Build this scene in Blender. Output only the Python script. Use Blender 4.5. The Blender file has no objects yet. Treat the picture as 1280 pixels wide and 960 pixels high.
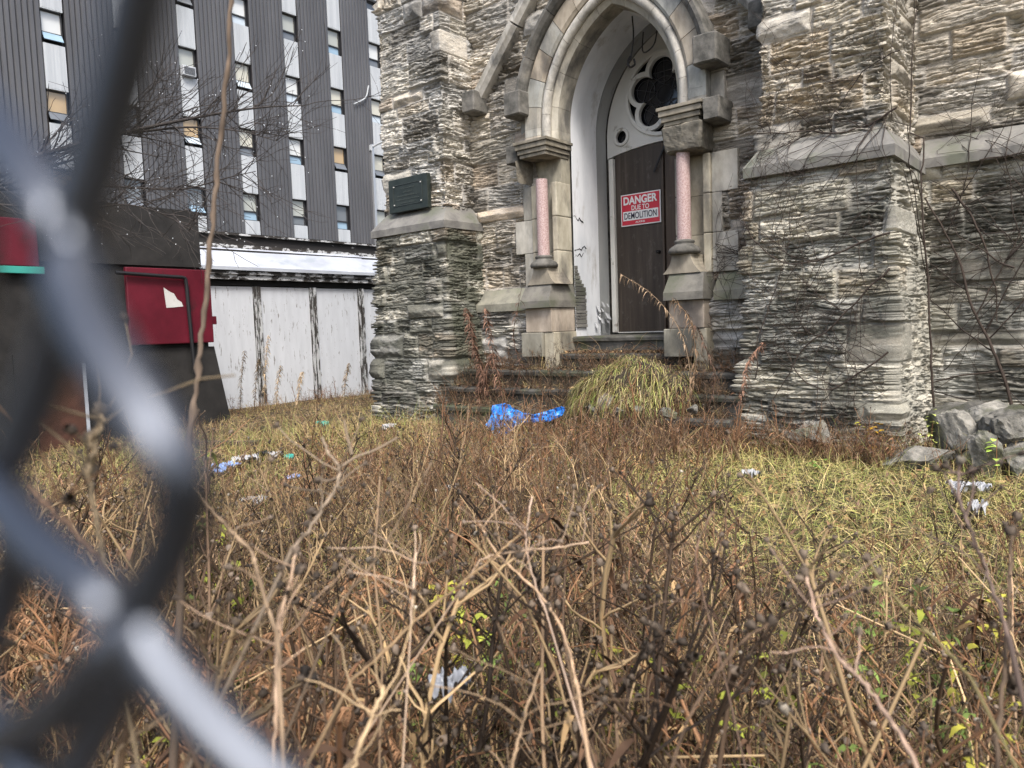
import bpy, bmesh, math, random
import numpy as np
from mathutils import Vector, Matrix

# ------------------------------------------------------------------ camera, world, sun
S = bpy.context.scene
COL = S.collection
R_ = math.radians
F_PX = 926.0                     # focal length in pixels of a 1280 wide picture
CAM_M = np.array([[0.76737176, 0.64028556, -0.03427809],      # right
                  [-0.02215467, 0.07990329, 0.99655639],      # up
                  [-0.6408196, 0.76396981, -0.07550084]])     # forward
cd = bpy.data.cameras.new('camera')
cam = bpy.data.objects.new('camera', cd)
COL.objects.link(cam)
mw = Matrix.Identity(4)
for r in range(3):
    mw[r][0], mw[r][1], mw[r][2] = CAM_M[0][r], CAM_M[1][r], -CAM_M[2][r]
cam.matrix_world = mw
cd.sensor_width = 36.0
cd.sensor_fit = 'HORIZONTAL'
cd.lens = F_PX / 1280 * 36
cd.clip_start = 0.008
cd.clip_end = 600
cd.dof.use_dof = True
cd.dof.focus_distance = 7.0
cd.dof.aperture_fstop = cd.lens / 4.2
S.camera = cam

SUN_EL, SUN_AZ = R_(54), R_(128)       # azimuth clockwise from +Y
w = bpy.data.worlds.new('World')
S.world = w
w.use_nodes = True
nt = w.node_tree
nt.nodes.clear()
sky = nt.nodes.new('ShaderNodeTexSky')
sky.sky_type = 'NISHITA'
sky.sun_disc = False
sky.sun_elevation = SUN_EL
sky.sun_rotation = SUN_AZ
sky.air_density = 1.0
sky.dust_density = 4.0
sky.ozone_density = 1.0
bg = nt.nodes.new('ShaderNodeBackground')
bg.inputs['Strength'].default_value = 0.125
wo = nt.nodes.new('ShaderNodeOutputWorld')
nt.links.new(sky.outputs[0], bg.inputs[0])
nt.links.new(bg.outputs[0], wo.inputs[0])
sl = bpy.data.lights.new('sun', 'SUN')
sl.energy = 1.5
sl.angle = R_(14)
sl.color = (1.0, 0.985, 0.96)
so = bpy.data.objects.new('sun', sl)
COL.objects.link(so)
sd = Vector((math.sin(SUN_AZ) * math.cos(SUN_EL), math.cos(SUN_AZ) * math.cos(SUN_EL), math.sin(SUN_EL)))
so.rotation_euler = sd.to_track_quat('Z', 'Y').to_euler()
so.location = sd * 40
vs = S.view_settings
vs.view_transform = 'Standard'
vs.look = 'None'
vs.gamma = 1.0
vs.use_curve_mapping = False
vs.exposure = 1.3
S.render.engine = 'CYCLES'
S.cycles.use_denoising = True
S.cycles.denoiser = 'OPENIMAGEDENOISE'
S.cycles.denoising_input_passes = 'RGB_ALBEDO_NORMAL'
S.cycles.denoising_prefilter = 'NONE'
S.cycles.max_bounces = 5
S.cycles.diffuse_bounces = 3
S.cycles.glossy_bounces = 2

# ------------------------------------------------------------------ helpers
def ray(px, py):
    return CAM_M.T @ np.array([(px - 640) / F_PX, -(py - 480) / F_PX, 1.0])
def on_y(px, py, Y): d = ray(px, py); return d * Y / d[1]
def on_x(px, py, X): d = ray(px, py); return d * X / d[0]
def at_dist(px, py, D): d = ray(px, py); return d * D / np.linalg.norm(d)
def to_px(P):
    c = np.asarray(P, float) @ CAM_M.T
    return 640 + F_PX * c[..., 0] / c[..., 2], 480 - F_PX * c[..., 1] / c[..., 2], c[..., 2]

def hsh(i, j, k, seed):
    i = np.asarray(i, np.int64); j = np.asarray(j, np.int64); k = np.asarray(k, np.int64)
    h = (i * 374761393 + j * 668265263 + k * 2147483647 + seed * 1274126177) & 0xffffffff
    h = ((h ^ (h >> 13)) * 1274126177) & 0xffffffff
    h = ((h ^ (h >> 16)) * 2246822519) & 0xffffffff
    h = h ^ (h >> 15)
    return (h & 0xffffff) / float(0xffffff)
def vn2(x, y, seed=0):
    x, y = np.broadcast_arrays(np.asarray(x, float), np.asarray(y, float))
    i = np.floor(x).astype(np.int64); j = np.floor(y).astype(np.int64)
    fx = x - i; fy = y - j
    fx = fx * fx * (3 - 2 * fx); fy = fy * fy * (3 - 2 * fy)
    a = hsh(i, j, 0, seed); b = hsh(i + 1, j, 0, seed); c = hsh(i, j + 1, 0, seed); d = hsh(i + 1, j + 1, 0, seed)
    return (a * (1 - fx) + b * fx) * (1 - fy) + (c * (1 - fx) + d * fx) * fy
def vn3(p, seed=0):
    i = np.floor(p).astype(np.int64); f = p - i; f = f * f * (3 - 2 * f)
    r = 0
    for dx in (0, 1):
        for dy in (0, 1):
            for dz in (0, 1):
                wt = (f[:, 0] if dx else 1 - f[:, 0]) * (f[:, 1] if dy else 1 - f[:, 1]) * (f[:, 2] if dz else 1 - f[:, 2])
                r = r + wt * hsh(i[:, 0] + dx, i[:, 1] + dy, i[:, 2] + dz, seed)
    return r
def fbm2(x, y, seed=0, o=4):
    r = 0; a = .5; t = 0
    for k in range(o):
        r = r + a * vn2(x * 2 ** k, y * 2 ** k, seed + k * 17); t += a; a *= .5
    return r / t
def fbm3(p, seed=0, o=4):
    r = 0; a = .5; t = 0
    for k in range(o):
        r = r + a * vn3(p * 2 ** k, seed + k * 17); t += a; a *= .5
    return r / t
def sstep(a, b, x):
    t = np.clip((x - a) / (b - a), 0, 1); return t * t * (3 - 2 * t)
def mixc(a, b, t):
    return a * (1 - t)[..., None] + np.asarray(b, float) * t[..., None]

def tag(o, label=None, cat=None, group=None, kind=None):
    if label: o['label'] = label
    if cat: o['category'] = cat
    if group: o['group'] = group
    if kind: o['kind'] = kind
    return o
def thing(name, loc, label, cat, group=None):
    o = bpy.data.objects.new(name, None)
    o.empty_display_size = .1
    o.location = loc
    COL.objects.link(o)
    return tag(o, label, cat, group)
def wloc(o):
    v = Vector(o.location)
    return v if o.parent is None else v + wloc(o.parent)
def make(name, v, f, mat, parent=None, cols=None, midx=None, smooth=False, loc=None):
    """v in world coordinates; parented parts get a location that cancels the parent's"""
    v = np.asarray(v, float).reshape(-1, 3)
    me = bpy.data.meshes.new(name)
    if parent is None:
        org = np.array(loc if loc is not None else (0, 0, 0), float)
    else:
        org = np.array(wloc(parent)) if loc is None else np.array(loc, float)
    vv = v - org
    if isinstance(f, np.ndarray):
        n = f.shape[1]
        me.vertices.add(len(vv)); me.vertices.foreach_set('co', vv.astype(np.float32).ravel())
        me.loops.add(f.size); me.loops.foreach_set('vertex_index', f.astype(np.int32).ravel())
        me.polygons.add(len(f))
        me.polygons.foreach_set('loop_start', np.arange(0, f.size, n, dtype=np.int32))
        me.polygons.foreach_set('loop_total', np.full(len(f), n, np.int32))
        me.update(calc_edges=True)
    else:
        me.from_pydata([tuple(p) for p in vv], [], [tuple(q) for q in f])
        me.update()
    for m in (mat if isinstance(mat, (list, tuple)) else [mat]):
        me.materials.append(m)
    if midx is not None:
        me.polygons.foreach_set('material_index', np.asarray(midx, np.int32))
    if smooth:
        me.polygons.foreach_set('use_smooth', np.ones(len(me.polygons), bool))
    if cols is not None:
        c = np.ones((len(vv), 4), np.float32); c[:, :3] = cols
        a = me.attributes.new('Col', 'FLOAT_COLOR', 'POINT')
        a.data.foreach_set('color', c.ravel())
    o = bpy.data.objects.new(name, me)
    COL.objects.link(o)
    if parent is not None:
        o.parent = parent
        o.location = Vector(org) - wloc(parent)
    else:
        o.location = org
    return o

class MB:
    """collects geometry for one mesh object"""
    def __init__(s): s.v = []; s.f = []; s.m = []; s.c = []; s.n = 0
    def add(s, v, f, mi=0, col=(1, 1, 1)):
        v = np.asarray(v, float).reshape(-1, 3)
        s.v.append(v)
        for q in f: s.f.append(tuple(int(i) + s.n for i in q)); s.m.append(mi)
        c = np.asarray(col, float)
        s.c.append(np.broadcast_to(c, (len(v), 3)))
        s.n += len(v)
    def box(s, a, b, mi=0, col=(1, 1, 1), bev=0.0):
        x0, y0, z0 = [min(p, q) for p, q in zip(a, b)]; x1, y1, z1 = [max(p, q) for p, q in zip(a, b)]
        if bev <= 0:
            v = [(x, y, z) for z in (z0, z1) for y in (y0, y1) for x in (x0, x1)]
            f = [(0, 2, 3, 1), (4, 5, 7, 6), (0, 1, 5, 4), (2, 6, 7, 3), (0, 4, 6, 2), (1, 3, 7, 5)]
            s.add(v, f, mi, col); return
        bm = bmesh.new()
        bmesh.ops.create_cube(bm, size=1)
        for q in bm.verts:
            q.co = Vector(((x0 + x1) / 2 + q.co.x * (x1 - x0), (y0 + y1) / 2 + q.co.y * (y1 - y0), (z0 + z1) / 2 + q.co.z * (z1 - z0)))
        bmesh.ops.bevel(bm, geom=bm.edges[:], offset=bev, segments=2, affect='EDGES', profile=.6)
        s.bm(bm, mi, col)
    def bm(s, bm, mi=0, col=(1, 1, 1)):
        bm.verts.index_update()
        s.add([q.co[:] for q in bm.verts], [[q.index for q in fc.verts] for fc in bm.faces], mi, col)
        bm.free()
    def tube(s, pts, rad, sides=6, mi=0, col=(1, 1, 1), cap=True):
        v, f = tube_geo(pts, rad, sides, cap)
        s.add(v, f, mi, col)
    def prism(s, poly, p0, ax, bx, ex, mi=0, col=(1, 1, 1)):
        """2D polygon (a, b) in the plane p0 + a*ax + b*bx, extruded by vector ex"""
        p0, ax, bx, ex = [np.asarray(q, float) for q in (p0, ax, bx, ex)]
        P = np.array([p0 + a * ax + b * bx for a, b in poly]); n = len(P)
        s.add(np.vstack([P, P + ex]), [tuple(range(n))[::-1], tuple(range(n, 2 * n))] + [(i, (i + 1) % n, n + (i + 1) % n, n + i) for i in range(n)], mi, col)
    def lathe(s, prof, c, sides=20, mi=0, col=(1, 1, 1)):
        v = []; f = []
        for r, z in prof:
            for k in range(sides):
                a = 2 * math.pi * k / sides
                v.append((c[0] + r * math.cos(a), c[1] + r * math.sin(a), c[2] + z))
        for i in range(len(prof) - 1):
            for k in range(sides):
                k2 = (k + 1) % sides
                f.append((i * sides + k, i * sides + k2, (i + 1) * sides + k2, (i + 1) * sides + k))
        f.append(tuple(range(sides))[::-1]); f.append(tuple((len(prof) - 1) * sides + k for k in range(sides)))
        s.add(v, f, mi, col)
    def build(s, name, mat, parent=None, smooth=False, loc=None, sharp=None):
        o = make(name, np.vstack(s.v), s.f, mat, parent, np.vstack(s.c), s.m, smooth, loc)
        if sharp is not None and smooth:
            try: o.data.set_sharp_from_angle(angle=R_(sharp))
            except Exception: pass
        return o

def tube_geo(pts, rad, sides=6, cap=True):
    P = np.asarray(pts, float); n = len(P)
    rr = np.broadcast_to(np.asarray(rad, float), (n,))
    T = np.gradient(P, axis=0); T /= np.linalg.norm(T, axis=1)[:, None] + 1e-12
    ref = np.array([0, 0, 1.0]) if abs(T[0, 2]) < .9 else np.array([1.0, 0, 0])
    A = np.cross(T, ref); A /= np.linalg.norm(A, axis=1)[:, None] + 1e-9
    B = np.cross(T, A)
    an = np.arange(sides) * 2 * math.pi / sides
    V = P[:, None, :] + rr[:, None, None] * (np.cos(an)[None, :, None] * A[:, None, :] + np.sin(an)[None, :, None] * B[:, None, :])
    f = [(i * sides + k, i * sides + (k + 1) % sides, (i + 1) * sides + (k + 1) % sides, (i + 1) * sides + k) for i in range(n - 1) for k in range(sides)]
    if cap:
        f.append(tuple(range(sides))[::-1]); f.append(tuple((n - 1) * sides + k for k in range(sides)))
    return V.reshape(-1, 3), f

def smooth_path(pts, n=8):
    """Catmull-Rom through points"""
    P = np.asarray(pts, float)
    P = np.vstack([2 * P[0] - P[1], P, 2 * P[-1] - P[-2]])
    out = []
    for i in range(1, len(P) - 2):
        for t in np.linspace(0, 1, n, endpoint=False):
            a, b, c, d = P[i - 1], P[i], P[i + 1], P[i + 2]
            out.append(.5 * ((2 * b) + (c - a) * t + (2 * a - 5 * b + 4 * c - d) * t * t + (3 * b - a - 3 * c + d) * t ** 3))
    out.append(P[-2])
    return np.array(out)

# ------------------------------------------------------------------ materials
def mat(name, base=(.5, .5, .5), rough=.8, metal=0.0, attr=False, spec=.4):
    m = bpy.data.materials.new(name)
    m.use_nodes = True
    n = m.node_tree; b = n.nodes['Principled BSDF']
    b.inputs['Base Color'].default_value = (*base, 1)
    b.inputs['Roughness'].default_value = rough
    b.inputs['Metallic'].default_value = metal
    b.inputs['Specular IOR Level'].default_value = spec
    return m
def nd(m, t, **k):
    x = m.node_tree.nodes.new(t)
    for a, b in k.items(): setattr(x, a, b)
    return x
def lk(m, a, b): m.node_tree.links.new(a, b)
def pos_noise(m, scale, detail=4, rough=.6, stretch=(1, 1, 1), src='pos'):
    if src == 'pos': g = nd(m, 'ShaderNodeNewGeometry').outputs['Position']
    else: g = nd(m, 'ShaderNodeTexCoord').outputs['Object']
    mp = nd(m, 'ShaderNodeMapping'); mp.inputs['Scale'].default_value = stretch
    lk(m, g, mp.inputs[0])
    t = nd(m, 'ShaderNodeTexNoise')
    t.inputs['Scale'].default_value = scale; t.inputs['Detail'].default_value = detail; t.inputs['Roughness'].default_value = rough
    lk(m, mp.outputs[0], t.inputs[0])
    return t.outputs[0]
def ramp(m, src, stops, interp='LINEAR'):
    r = nd(m, 'ShaderNodeValToRGB'); r.color_ramp.interpolation = interp
    el = r.color_ramp.elements
    while len(el) < len(stops): el.new(.5)
    for e, (p, c) in zip(el, stops):
        e.position = p; e.color = (*c, 1) if len(c) == 3 else c
    lk(m, src, r.inputs[0])
    return r.outputs[0]
def mul(m, a, b, fac=1.0, mode='MULTIPLY'):
    x = nd(m, 'ShaderNodeMix', data_type='RGBA', blend_type=mode)
    if isinstance(fac, (int, float)): x.inputs[0].default_value = fac
    else: lk(m, fac, x.inputs[0])
    for s_, q in ((6, a), (7, b)):
        if isinstance(q, tuple): x.inputs[s_].default_value = (*q, 1)
        else: lk(m, q, x.inputs[s_])
    return x.outputs[2]
def setc(m, s): lk(m, s, m.node_tree.nodes['Principled BSDF'].inputs['Base Color'])
def setr(m, s): lk(m, s, m.node_tree.nodes['Principled BSDF'].inputs['Roughness'])
def bump(m, h, strength=.3, dist=.01):
    b = nd(m, 'ShaderNodeBump'); b.inputs['Strength'].default_value = strength; b.inputs['Distance'].default_value = dist
    lk(m, h, b.inputs['Height']); lk(m, b.outputs[0], m.node_tree.nodes['Principled BSDF'].inputs['Normal'])
def attr_col(m): return nd(m, 'ShaderNodeAttribute', attribute_name='Col').outputs[0]
W1 = (1, 1, 1)

def mottled(name, lo, hi, scale=6, rough=.85, bumps=.25, stretch=(1, 1, 1), stain=None, stain_scale=1.5, use_attr=False, a=.35, b=.65, st=(.5, .62)):
    m = mat(name, rough=rough)
    c = ramp(m, pos_noise(m, scale, 6, .65, stretch), [(a, lo), (b, hi)])
    if stain:
        s_ = ramp(m, pos_noise(m, stain_scale, 6, .6, stretch), [(st[0], (0, 0, 0)), (st[1], (1, 1, 1))])
        c = mul(m, c, stain, s_, 'MIX')
    if use_attr: c = mul(m, c, attr_col(m))
    setc(m, c)
    if bumps: bump(m, pos_noise(m, scale * 9, 5, .7, stretch), bumps, .01)
    return m

M = {}
m = mat('rubble_stone', rough=.9); c = attr_col(m)
c = mul(m, c, ramp(m, pos_noise(m, 60, 5, .75, (1, 1, 2.2)), [(.3, (.62, .6, .58)), (.6, (1.12, 1.12, 1.12))]))
setc(m, c); bump(m, pos_noise(m, 95, 5, .75, (1, 1, 2.5)), .55, .012); M['stone'] = m
M['ashlar'] = mottled('ashlar_sandstone', (.27, .25, .205), (.47, .445, .385), 5, .85, .25, (1, 1, .5), (.13, .125, .115), 2.6, True, st=(.48, .64))
M['ledge'] = mottled('ledge_stone', (.125, .12, .11), (.235, .225, .20), 6, .85, .2, (1, 1, 1), (.12, .125, .095), 3.0, True)
M['darkstone'] = mottled('soot_stone', (.06, .058, .05), (.17, .16, .14), 8, .85, .3, (1, 1, 1), (.24, .22, .18), 5, True, st=(.6, .75))
M['mould'] = mottled('moulded_stone', (.28, .26, .215), (.54, .51, .45), 7, .8, .15, (1, 1, .6), (.1, .1, .095), 2.8, True, st=(.49, .63))
m = mat('plaster', rough=.8)
c = ramp(m, pos_noise(m, 2.2, 6, .6, (1, 1, .4)), [(.35, (.52, .54, .56)), (.6, (.68, .69, .70))])
c = mul(m, c, (.34, .32, .29), ramp(m, pos_noise(m, 3.5, 8, .7, (1, 1, .35)), [(.56, (0, 0, 0)), (.72, W1)]), 'MIX')
setc(m, mul(m, c, attr_col(m))); bump(m, pos_noise(m, 30, 5), .15, .006); M['plaster'] = m
m = mat('brown_door_wood', rough=.55)
c = ramp(m, pos_noise(m, 10, 6, .65, (1.5, 1.5, .09)), [(.3, (.026, .019, .014)), (.55, (.05, .038, .029)), (.8, (.11, .09, .072))])
c = mul(m, c, (.12, .11, .1), ramp(m, pos_noise(m, 8, 9, .78, (1, 1, .6)), [(.56, (0, 0, 0)), (.70, (.75, .75, .75))]), 'MIX')
setc(m, mul(m, c, attr_col(m))); bump(m, pos_noise(m, 30, 5, .6, (1, 1, .05)), .2, .004); M['door'] = m
def peeling(name, paint, under, thr=(.5, .56), stretch=(1, 1, .35), scale=7, rough=.6):
    m = mat(name, rough=rough)
    c = ramp(m, pos_noise(m, 3, 5, .6, stretch), [(.3, tuple(x * .86 for x in paint)), (.65, paint)])
    k = ramp(m, pos_noise(m, scale, 9, .72, stretch), [(thr[0], (0, 0, 0)), (thr[1], W1)])
    c = mul(m, c, under, k, 'MIX')
    setc(m, mul(m, c, attr_col(m))); bump(m, k, -.3, .004)
    return m
M['white_panel'] = peeling('white_painted_board', (.60, .62, .645), (.20, .19, .175), (.58, .63), (3.2, 3.2, .5), 6)
M['white_peel'] = peeling('peeling_white_trim', (.62, .63, .63), (.045, .04, .035), (.47, .50), (.7, .7, 1.6), 6)
M['black_peel'] = peeling('black_board_with_white_flakes', (.028, .026, .025), (.5, .5, .5), (.63, .66), (.6, .6, 1.5), 6)
M['post_peel'] = peeling('peeling_post', (.52, .53, .53), (.05, .045, .04), (.48, .52), (2, 2, .5), 7)
M['flashing'] = mottled('pale_metal_flashing', (.34, .36, .40), (.47, .50, .54), 2.5, .75, .05, (1, .5, 1), (.3, .33, .36), 3, False, st=(.6, .7))
M['white_paint'] = peeling('old_white_paint', (.62, .61, .57), (.27, .25, .21), (.58, .66), (1, 1, 1), 5)
M['siding'] = mottled('grey_ribbed_metal', (.066, .067, .072), (.094, .095, .101), .7, .5, 0, (1, 1, .25))
M['siding_dark'] = mat('siding_groove', (.022, .022, .025), .6)
M['spandrel'] = mottled('white_spandrel', (.37, .39, .405), (.47, .49, .50), 1.2, .5, 0, (1, 3, .15))
M['frame_alu'] = mat('aluminium_frame', (.45, .46, .47), .4, .6)
M['frame_dark'] = mat('dark_window_frame', (.03, .03, .032), .5)
def pane(name, c, r=.12): return mat(name, c, r, 0, spec=.8)
M['panes'] = [pane('blind_cream_pane', (.52, .50, .41)), pane('blind_white_pane', (.58, .59, .57)), pane('grey_pane', (.13, .14, .15)), pane('dark_pane', (.05, .055, .06)), pane('warm_pane', (.42, .30, .16)), pane('pale_pane', (.36, .37, .33))]
M['pane_blue'] = pane('blue_pane', (.26, .37, .46)); M['pane_sky'] = pane('sky_pane', (.48, .54, .58))
M['black_board'] = mottled('black_board', (.010, .0095, .009), (.026, .024, .022), 3, .75, .2, (1, 1, 1))
M['maroon'] = mottled('maroon_painted_metal', (.075, .006, .013), (.12, .010, .021), 2.2, .4, .06, (1, 1, 1), (.06, .012, .016), 3.0, False, st=(.6, .72))
M['rust_panel'] = mottled('rusty_brown_panel', (.04, .018, .012), (.085, .035, .022), 4, .7, .2)
M['pipe'] = mat('black_pipe', (.012, .012, .013), .45)
M['sticker'] = peeling('torn_white_sticker', (.58, .57, .54), (.25, .22, .2), (.6, .66), (1, 1, 1), 14)
M['bronze'] = mottled('dark_bronze', (.012, .017, .014), (.03, .038, .032), 6, .45, .1)
M['bronze_hi'] = mat('bronze_raised', (.075, .085, .075), .4, .5)
m = mat('pink_granite', rough=.45)
c = ramp(m, pos_noise(m, 75, 6, .8), [(.36, (.24, .155, .145)), (.5, (.42, .29, .27)), (.64, (.56, .47, .44))])
c = mul(m, c, (.42, .38, .34), ramp(m, pos_noise(m, 4, 5), [(.55, (0, 0, 0)), (.8, (.6, .6, .6))]), 'MIX')
setc(m, c); M['granite'] = m
M['iron'] = mat('wrought_iron', (.012, .011, .011), .55)
M['lead'] = mat('lead_came', (.07, .07, .075), .5, .3)
M['leaded'] = mat('dark_leaded_glass', (.006, .006, .009), .12, spec=.7)
M['sign_red'] = mottled('sign_red', (.50, .022, .045), (.56, .03, .055), 5, .4, 0)
M['sign_white'] = mat('sign_white', (.75, .75, .74), .45)
M['sign_ink'] = mat('sign_ink', (.015, .016, .04), .5)
m = mat('tarp_blue', rough=.35)
setc(m, ramp(m, pos_noise(m, 9, 5, .6, (1, 1, 1), 'obj'), [(.35, (.010, .13, .50)), (.65, (.05, .29, .76))])); M['blue'] = m
M['bag_white'] = mat('white_plastic', (.37, .375, .385), .5); M['bag_grey'] = mat('grey_plastic', (.25, .26, .28), .3); M['bag_blue'] = mat('pale_blue_plastic', (.22, .32, .58), .4)
M['bag_teal'] = mat('teal_plastic', (.05, .33, .27), .4); M['bag_black'] = mat('black_plastic', (.012, .012, .014), .35)
m = mat('fence_wire', (.115, .125, .145), .38, .9); M['wire'] = m
m = mat('soil', rough=.95)
c = ramp(m, pos_noise(m, 3, 8, .7), [(.3, (.020, .015, .010)), (.5, (.042, .032, .020)), (.7, (.070, .060, .032))])
setc(m, c); bump(m, pos_noise(m, 25, 6, .7), .6, .03); M['soil'] = m
m = mat('dry_plant', rough=.75, spec=.25); c = attr_col(m)
oi = nd(m, 'ShaderNodeObjectInfo'); hs = nd(m, 'ShaderNodeHueSaturation')
mr = nd(m, 'ShaderNodeMapRange'); lk(m, oi.outputs['Random'], mr.inputs[0]); mr.inputs[3].default_value = .45; mr.inputs[4].default_value = 1.55
lk(m, mr.outputs[0], hs.inputs['Value']); lk(m, c, hs.inputs['Color']); setc(m, hs.outputs[0]); M['plant'] = m
m = mat('blade', rough=.6, spec=.3); setc(m, attr_col(m)); M['blade'] = m
m = mat('bark', rough=.85)
c = ramp(m, pos_noise(m, 40, 5, .7, (1, 1, .4), 'obj'), [(.3, (.55, .5, .5)), (.7, (1.25, 1.2, 1.15))]); setc(m, mul(m, c, attr_col(m))); M['bark'] = m
M['rock'] = mottled('rock', (.075, .074, .066), (.27, .26, .235), 11, .9, .9, (1, 1, 1), (.08, .085, .05), 4, True)
M['step'] = mottled('worn_step_stone', (.035, .033, .028), (.095, .09, .078), 5, .9, .4, (1, 1, 1), (.05, .055, .03), 3, True)
M['rotwood'] = mottled('rotten_wood', (.03, .022, .016), (.1, .075, .055), 12, .9, .4, (1, 4, 1))

# ------------------------------------------------------------------ ground
XC = -4.25                                    # axis of the church door
def gz(x, y):
    x = np.asarray(x, float); y = np.asarray(y, float)
    z = -1.26 + .16 * sstep(1.0, 5.5, y)
    z = z - .2 * sstep(-6.0, -12.0, x)
    return z + .05 * (fbm2(x * .9 + 7, y * .9, 5) - .5) + .02 * (fbm2(x * 4, y * 4, 9) - .5)
def sheet(name, xs, ys, f):
    X, Y = np.meshgrid(xs, ys); Z = f(X, Y)
    nx, ny = len(xs), len(ys)
    i = np.arange(nx * ny).reshape(ny, nx)
    q = np.stack([i[:-1, :-1], i[:-1, 1:], i[1:, 1:], i[1:, :-1]], -1).reshape(-1, 4)
    return make(name, np.stack([X, Y, Z], -1).reshape(-1, 3), q, M['soil'], smooth=True)
gx = np.concatenate([np.linspace(-300, -40, 8), np.linspace(-38, -14, 9), np.arange(-13, 4, .1), np.linspace(5, 40, 9), np.linspace(60, 300, 6)])
gy = np.concatenate([np.linspace(-300, -20, 8), np.linspace(-15, -3, 6), np.arange(-2, 9, .1), np.linspace(10, 40, 12), np.linspace(60, 300, 6)])
tag(sheet('ground', gx, gy, gz), kind='structure')

# ------------------------------------------------------------------ church masonry
def masonry(name, path, z0, z1, seed, parent, tint=(1, 1, 1), amp=1.12, batter=0.0, zb=(0, 0), dark=None, hole=None, zfine=4.05, du=.011, dz=.0062, course=(.13, .34), warm=0.0, uoff=0.0, side=None):
    rng = np.random.default_rng(seed)
    P = np.array(path, float); seg = np.diff(P, axis=0); L = np.linalg.norm(seg, axis=1)
    us = []; xy = []; nn = []; acc = 0
    nrm = np.stack([seg[:, 1], -seg[:, 0]], 1) / L[:, None]
    for i in range(len(seg)):
        k = max(2, int(L[i] / (du if L[i] < 3.2 else du * 1.5)))
        for t in range(k + (1 if i == len(seg) - 1 else 0)):
            s_ = t / k; us.append(acc + s_ * L[i]); xy.append(P[i] + s_ * seg[i])
            if t == 0 and i > 0:
                b = nrm[i] + nrm[i - 1]; b = b / (b @ nrm[i]); nn.append(b)
            else: nn.append(nrm[i])
        acc += L[i]
    us = np.array(us); xy = np.array(xy); nn = np.array(nn)
    zs = np.arange(z0, min(z1, zfine), dz)
    if z1 > zfine: zs = np.concatenate([zs, np.arange(zfine, z1, .05)])
    zs = np.append(zs, z1)
    U, Z = np.meshgrid(us, zs)
    ub, zb_ = U + uoff, Z
    # stones: courses of random height, stones of random length
    wz = Z + .012 * (fbm2(U * 2.1, Z * 1.5, seed + 1, 3) - .5)
    wu = U + .03 * (fbm2(U * 3.1, Z * 6.0, seed + 2, 3) - .5)
    cb = [z0 - .05]
    while cb[-1] < z1 + .4: cb.append(cb[-1] + rng.uniform(*course))
    cb = np.array(cb)
    ci = np.clip(np.searchsorted(cb, wz) - 1, 0, len(cb) - 2)
    dzj = np.minimum(wz - cb[ci], cb[ci + 1] - wz)
    si = np.zeros_like(ci); duj = np.full(U.shape, 9.0)
    for c_ in np.unique(ci):
        e = [-.5 - rng.uniform(0, .5)]
        while e[-1] < acc + 1: e.append(e[-1] + rng.uniform(.22, .8))
        e = np.array(e); mk = ci == c_; q = wu[mk]
        k = np.clip(np.searchsorted(e, q) - 1, 0, len(e) - 2)
        si[mk] = k; duj[mk] = np.minimum(q - e[k], e[k + 1] - q)
    r1, r2, r3, r4, r5 = [hsh(ci, si, k, seed) for k in range(5)]
    # bedding layers
    zz = Z + .07 * (fbm2(U * 1.5 + r1 * 40, Z * 2.5, seed + 3, 3) - .5) + .045 * (fbm2(U * 5.5, Z * 9, seed + 4, 4) - .5) + (U * (r5 - .5) * .05)
    n1 = vn2(U * 5.0 + r1 * 91, zz * 34 + r2 * 40, seed + 5)
    n2 = vn2(U * 7.5 + r1 * 51, zz * 66 + r2 * 40, seed + 6)
    n2b = vn2(U * 13.0 + r3 * 51, zz * 110 + r2 * 40, seed + 26)
    n3 = fbm2(U * 26, Z * 60, seed + 7, 3)
    nl = fbm2(U * 1.6, Z * 2.2, seed + 8, 3)
    zk = zz * 25 + .55 * (fbm2(U * 3, Z * 4, seed + 18, 3) - .5) * 2
    ki = np.floor(zk); kf = zk - ki
    hk = hsh(ki, 0, 3, seed + 19); ck = np.floor(U * (3.6 + 6.0 * hk) + hk * 31 + .35 * (fbm2(U * 9, Z * 30, seed + 20, 2) - .5) + r1 * 7)
    lam = hsh(ki, ck, 5, seed + 22)
    lamg = np.clip(1 - np.minimum(kf, 1 - kf) / .12, 0, 1) * sstep(.25, .6, hsh(ki, ck, 6, seed + 23) * .6 + .4 * vn2(U * 9, Z * 20, seed + 24))
    lay = sstep(.42, .58, n1)
    gro = np.clip(1 - np.abs(n2 - .5) / .10, 0, 1) * sstep(.3, .55, fbm2(U * 3.5 + 9, Z * 9, seed + 21, 3))
    gro2 = np.clip(1 - np.abs(n2b - .5) / .16, 0, 1)
    pit = sstep(.66, .76, fbm2(U * 5.5 + r4 * 30, zz * 22, seed + 9, 3))
    ero = sstep(.3, .6, fbm2(U * .9 + 4, Z * 1.1, seed + 12, 3)) * .6 + .5      # how far a patch has weathered
    D = ero * (.022 * (lam - .5) - .048 * lamg + .014 * (lay - .5) + .010 * (n2 - .5) - .030 * gro - .010 * gro2 - .040 * pit) + .010 * (n3 - .5)
    blk = r3 < .09
    edge = np.minimum(dzj, duj)
    Db = .035 * sstep(0, .09, edge) - .012 + .05 * (fbm2(U * 6 + r1 * 9, Z * 7, seed + 10, 4) - .5) + .008 * (n3 - .5)
    D = np.where(blk, Db, D)
    smo = (r3 > .985)
    D = np.where(smo, .008 * (n3 - .5) + .02 * (fbm2(U * 4, Z * 5, seed + 11, 3) - .5), D)
    D = D + (r2 - .5) * .046 + (nl - .5) * .02
    jt = np.maximum(1 - np.clip(dzj - .005, 0, 1) / .009, 1 - np.clip(duj - .008, 0, 1) / .009); jt = np.clip(jt, 0, 1)
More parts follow.
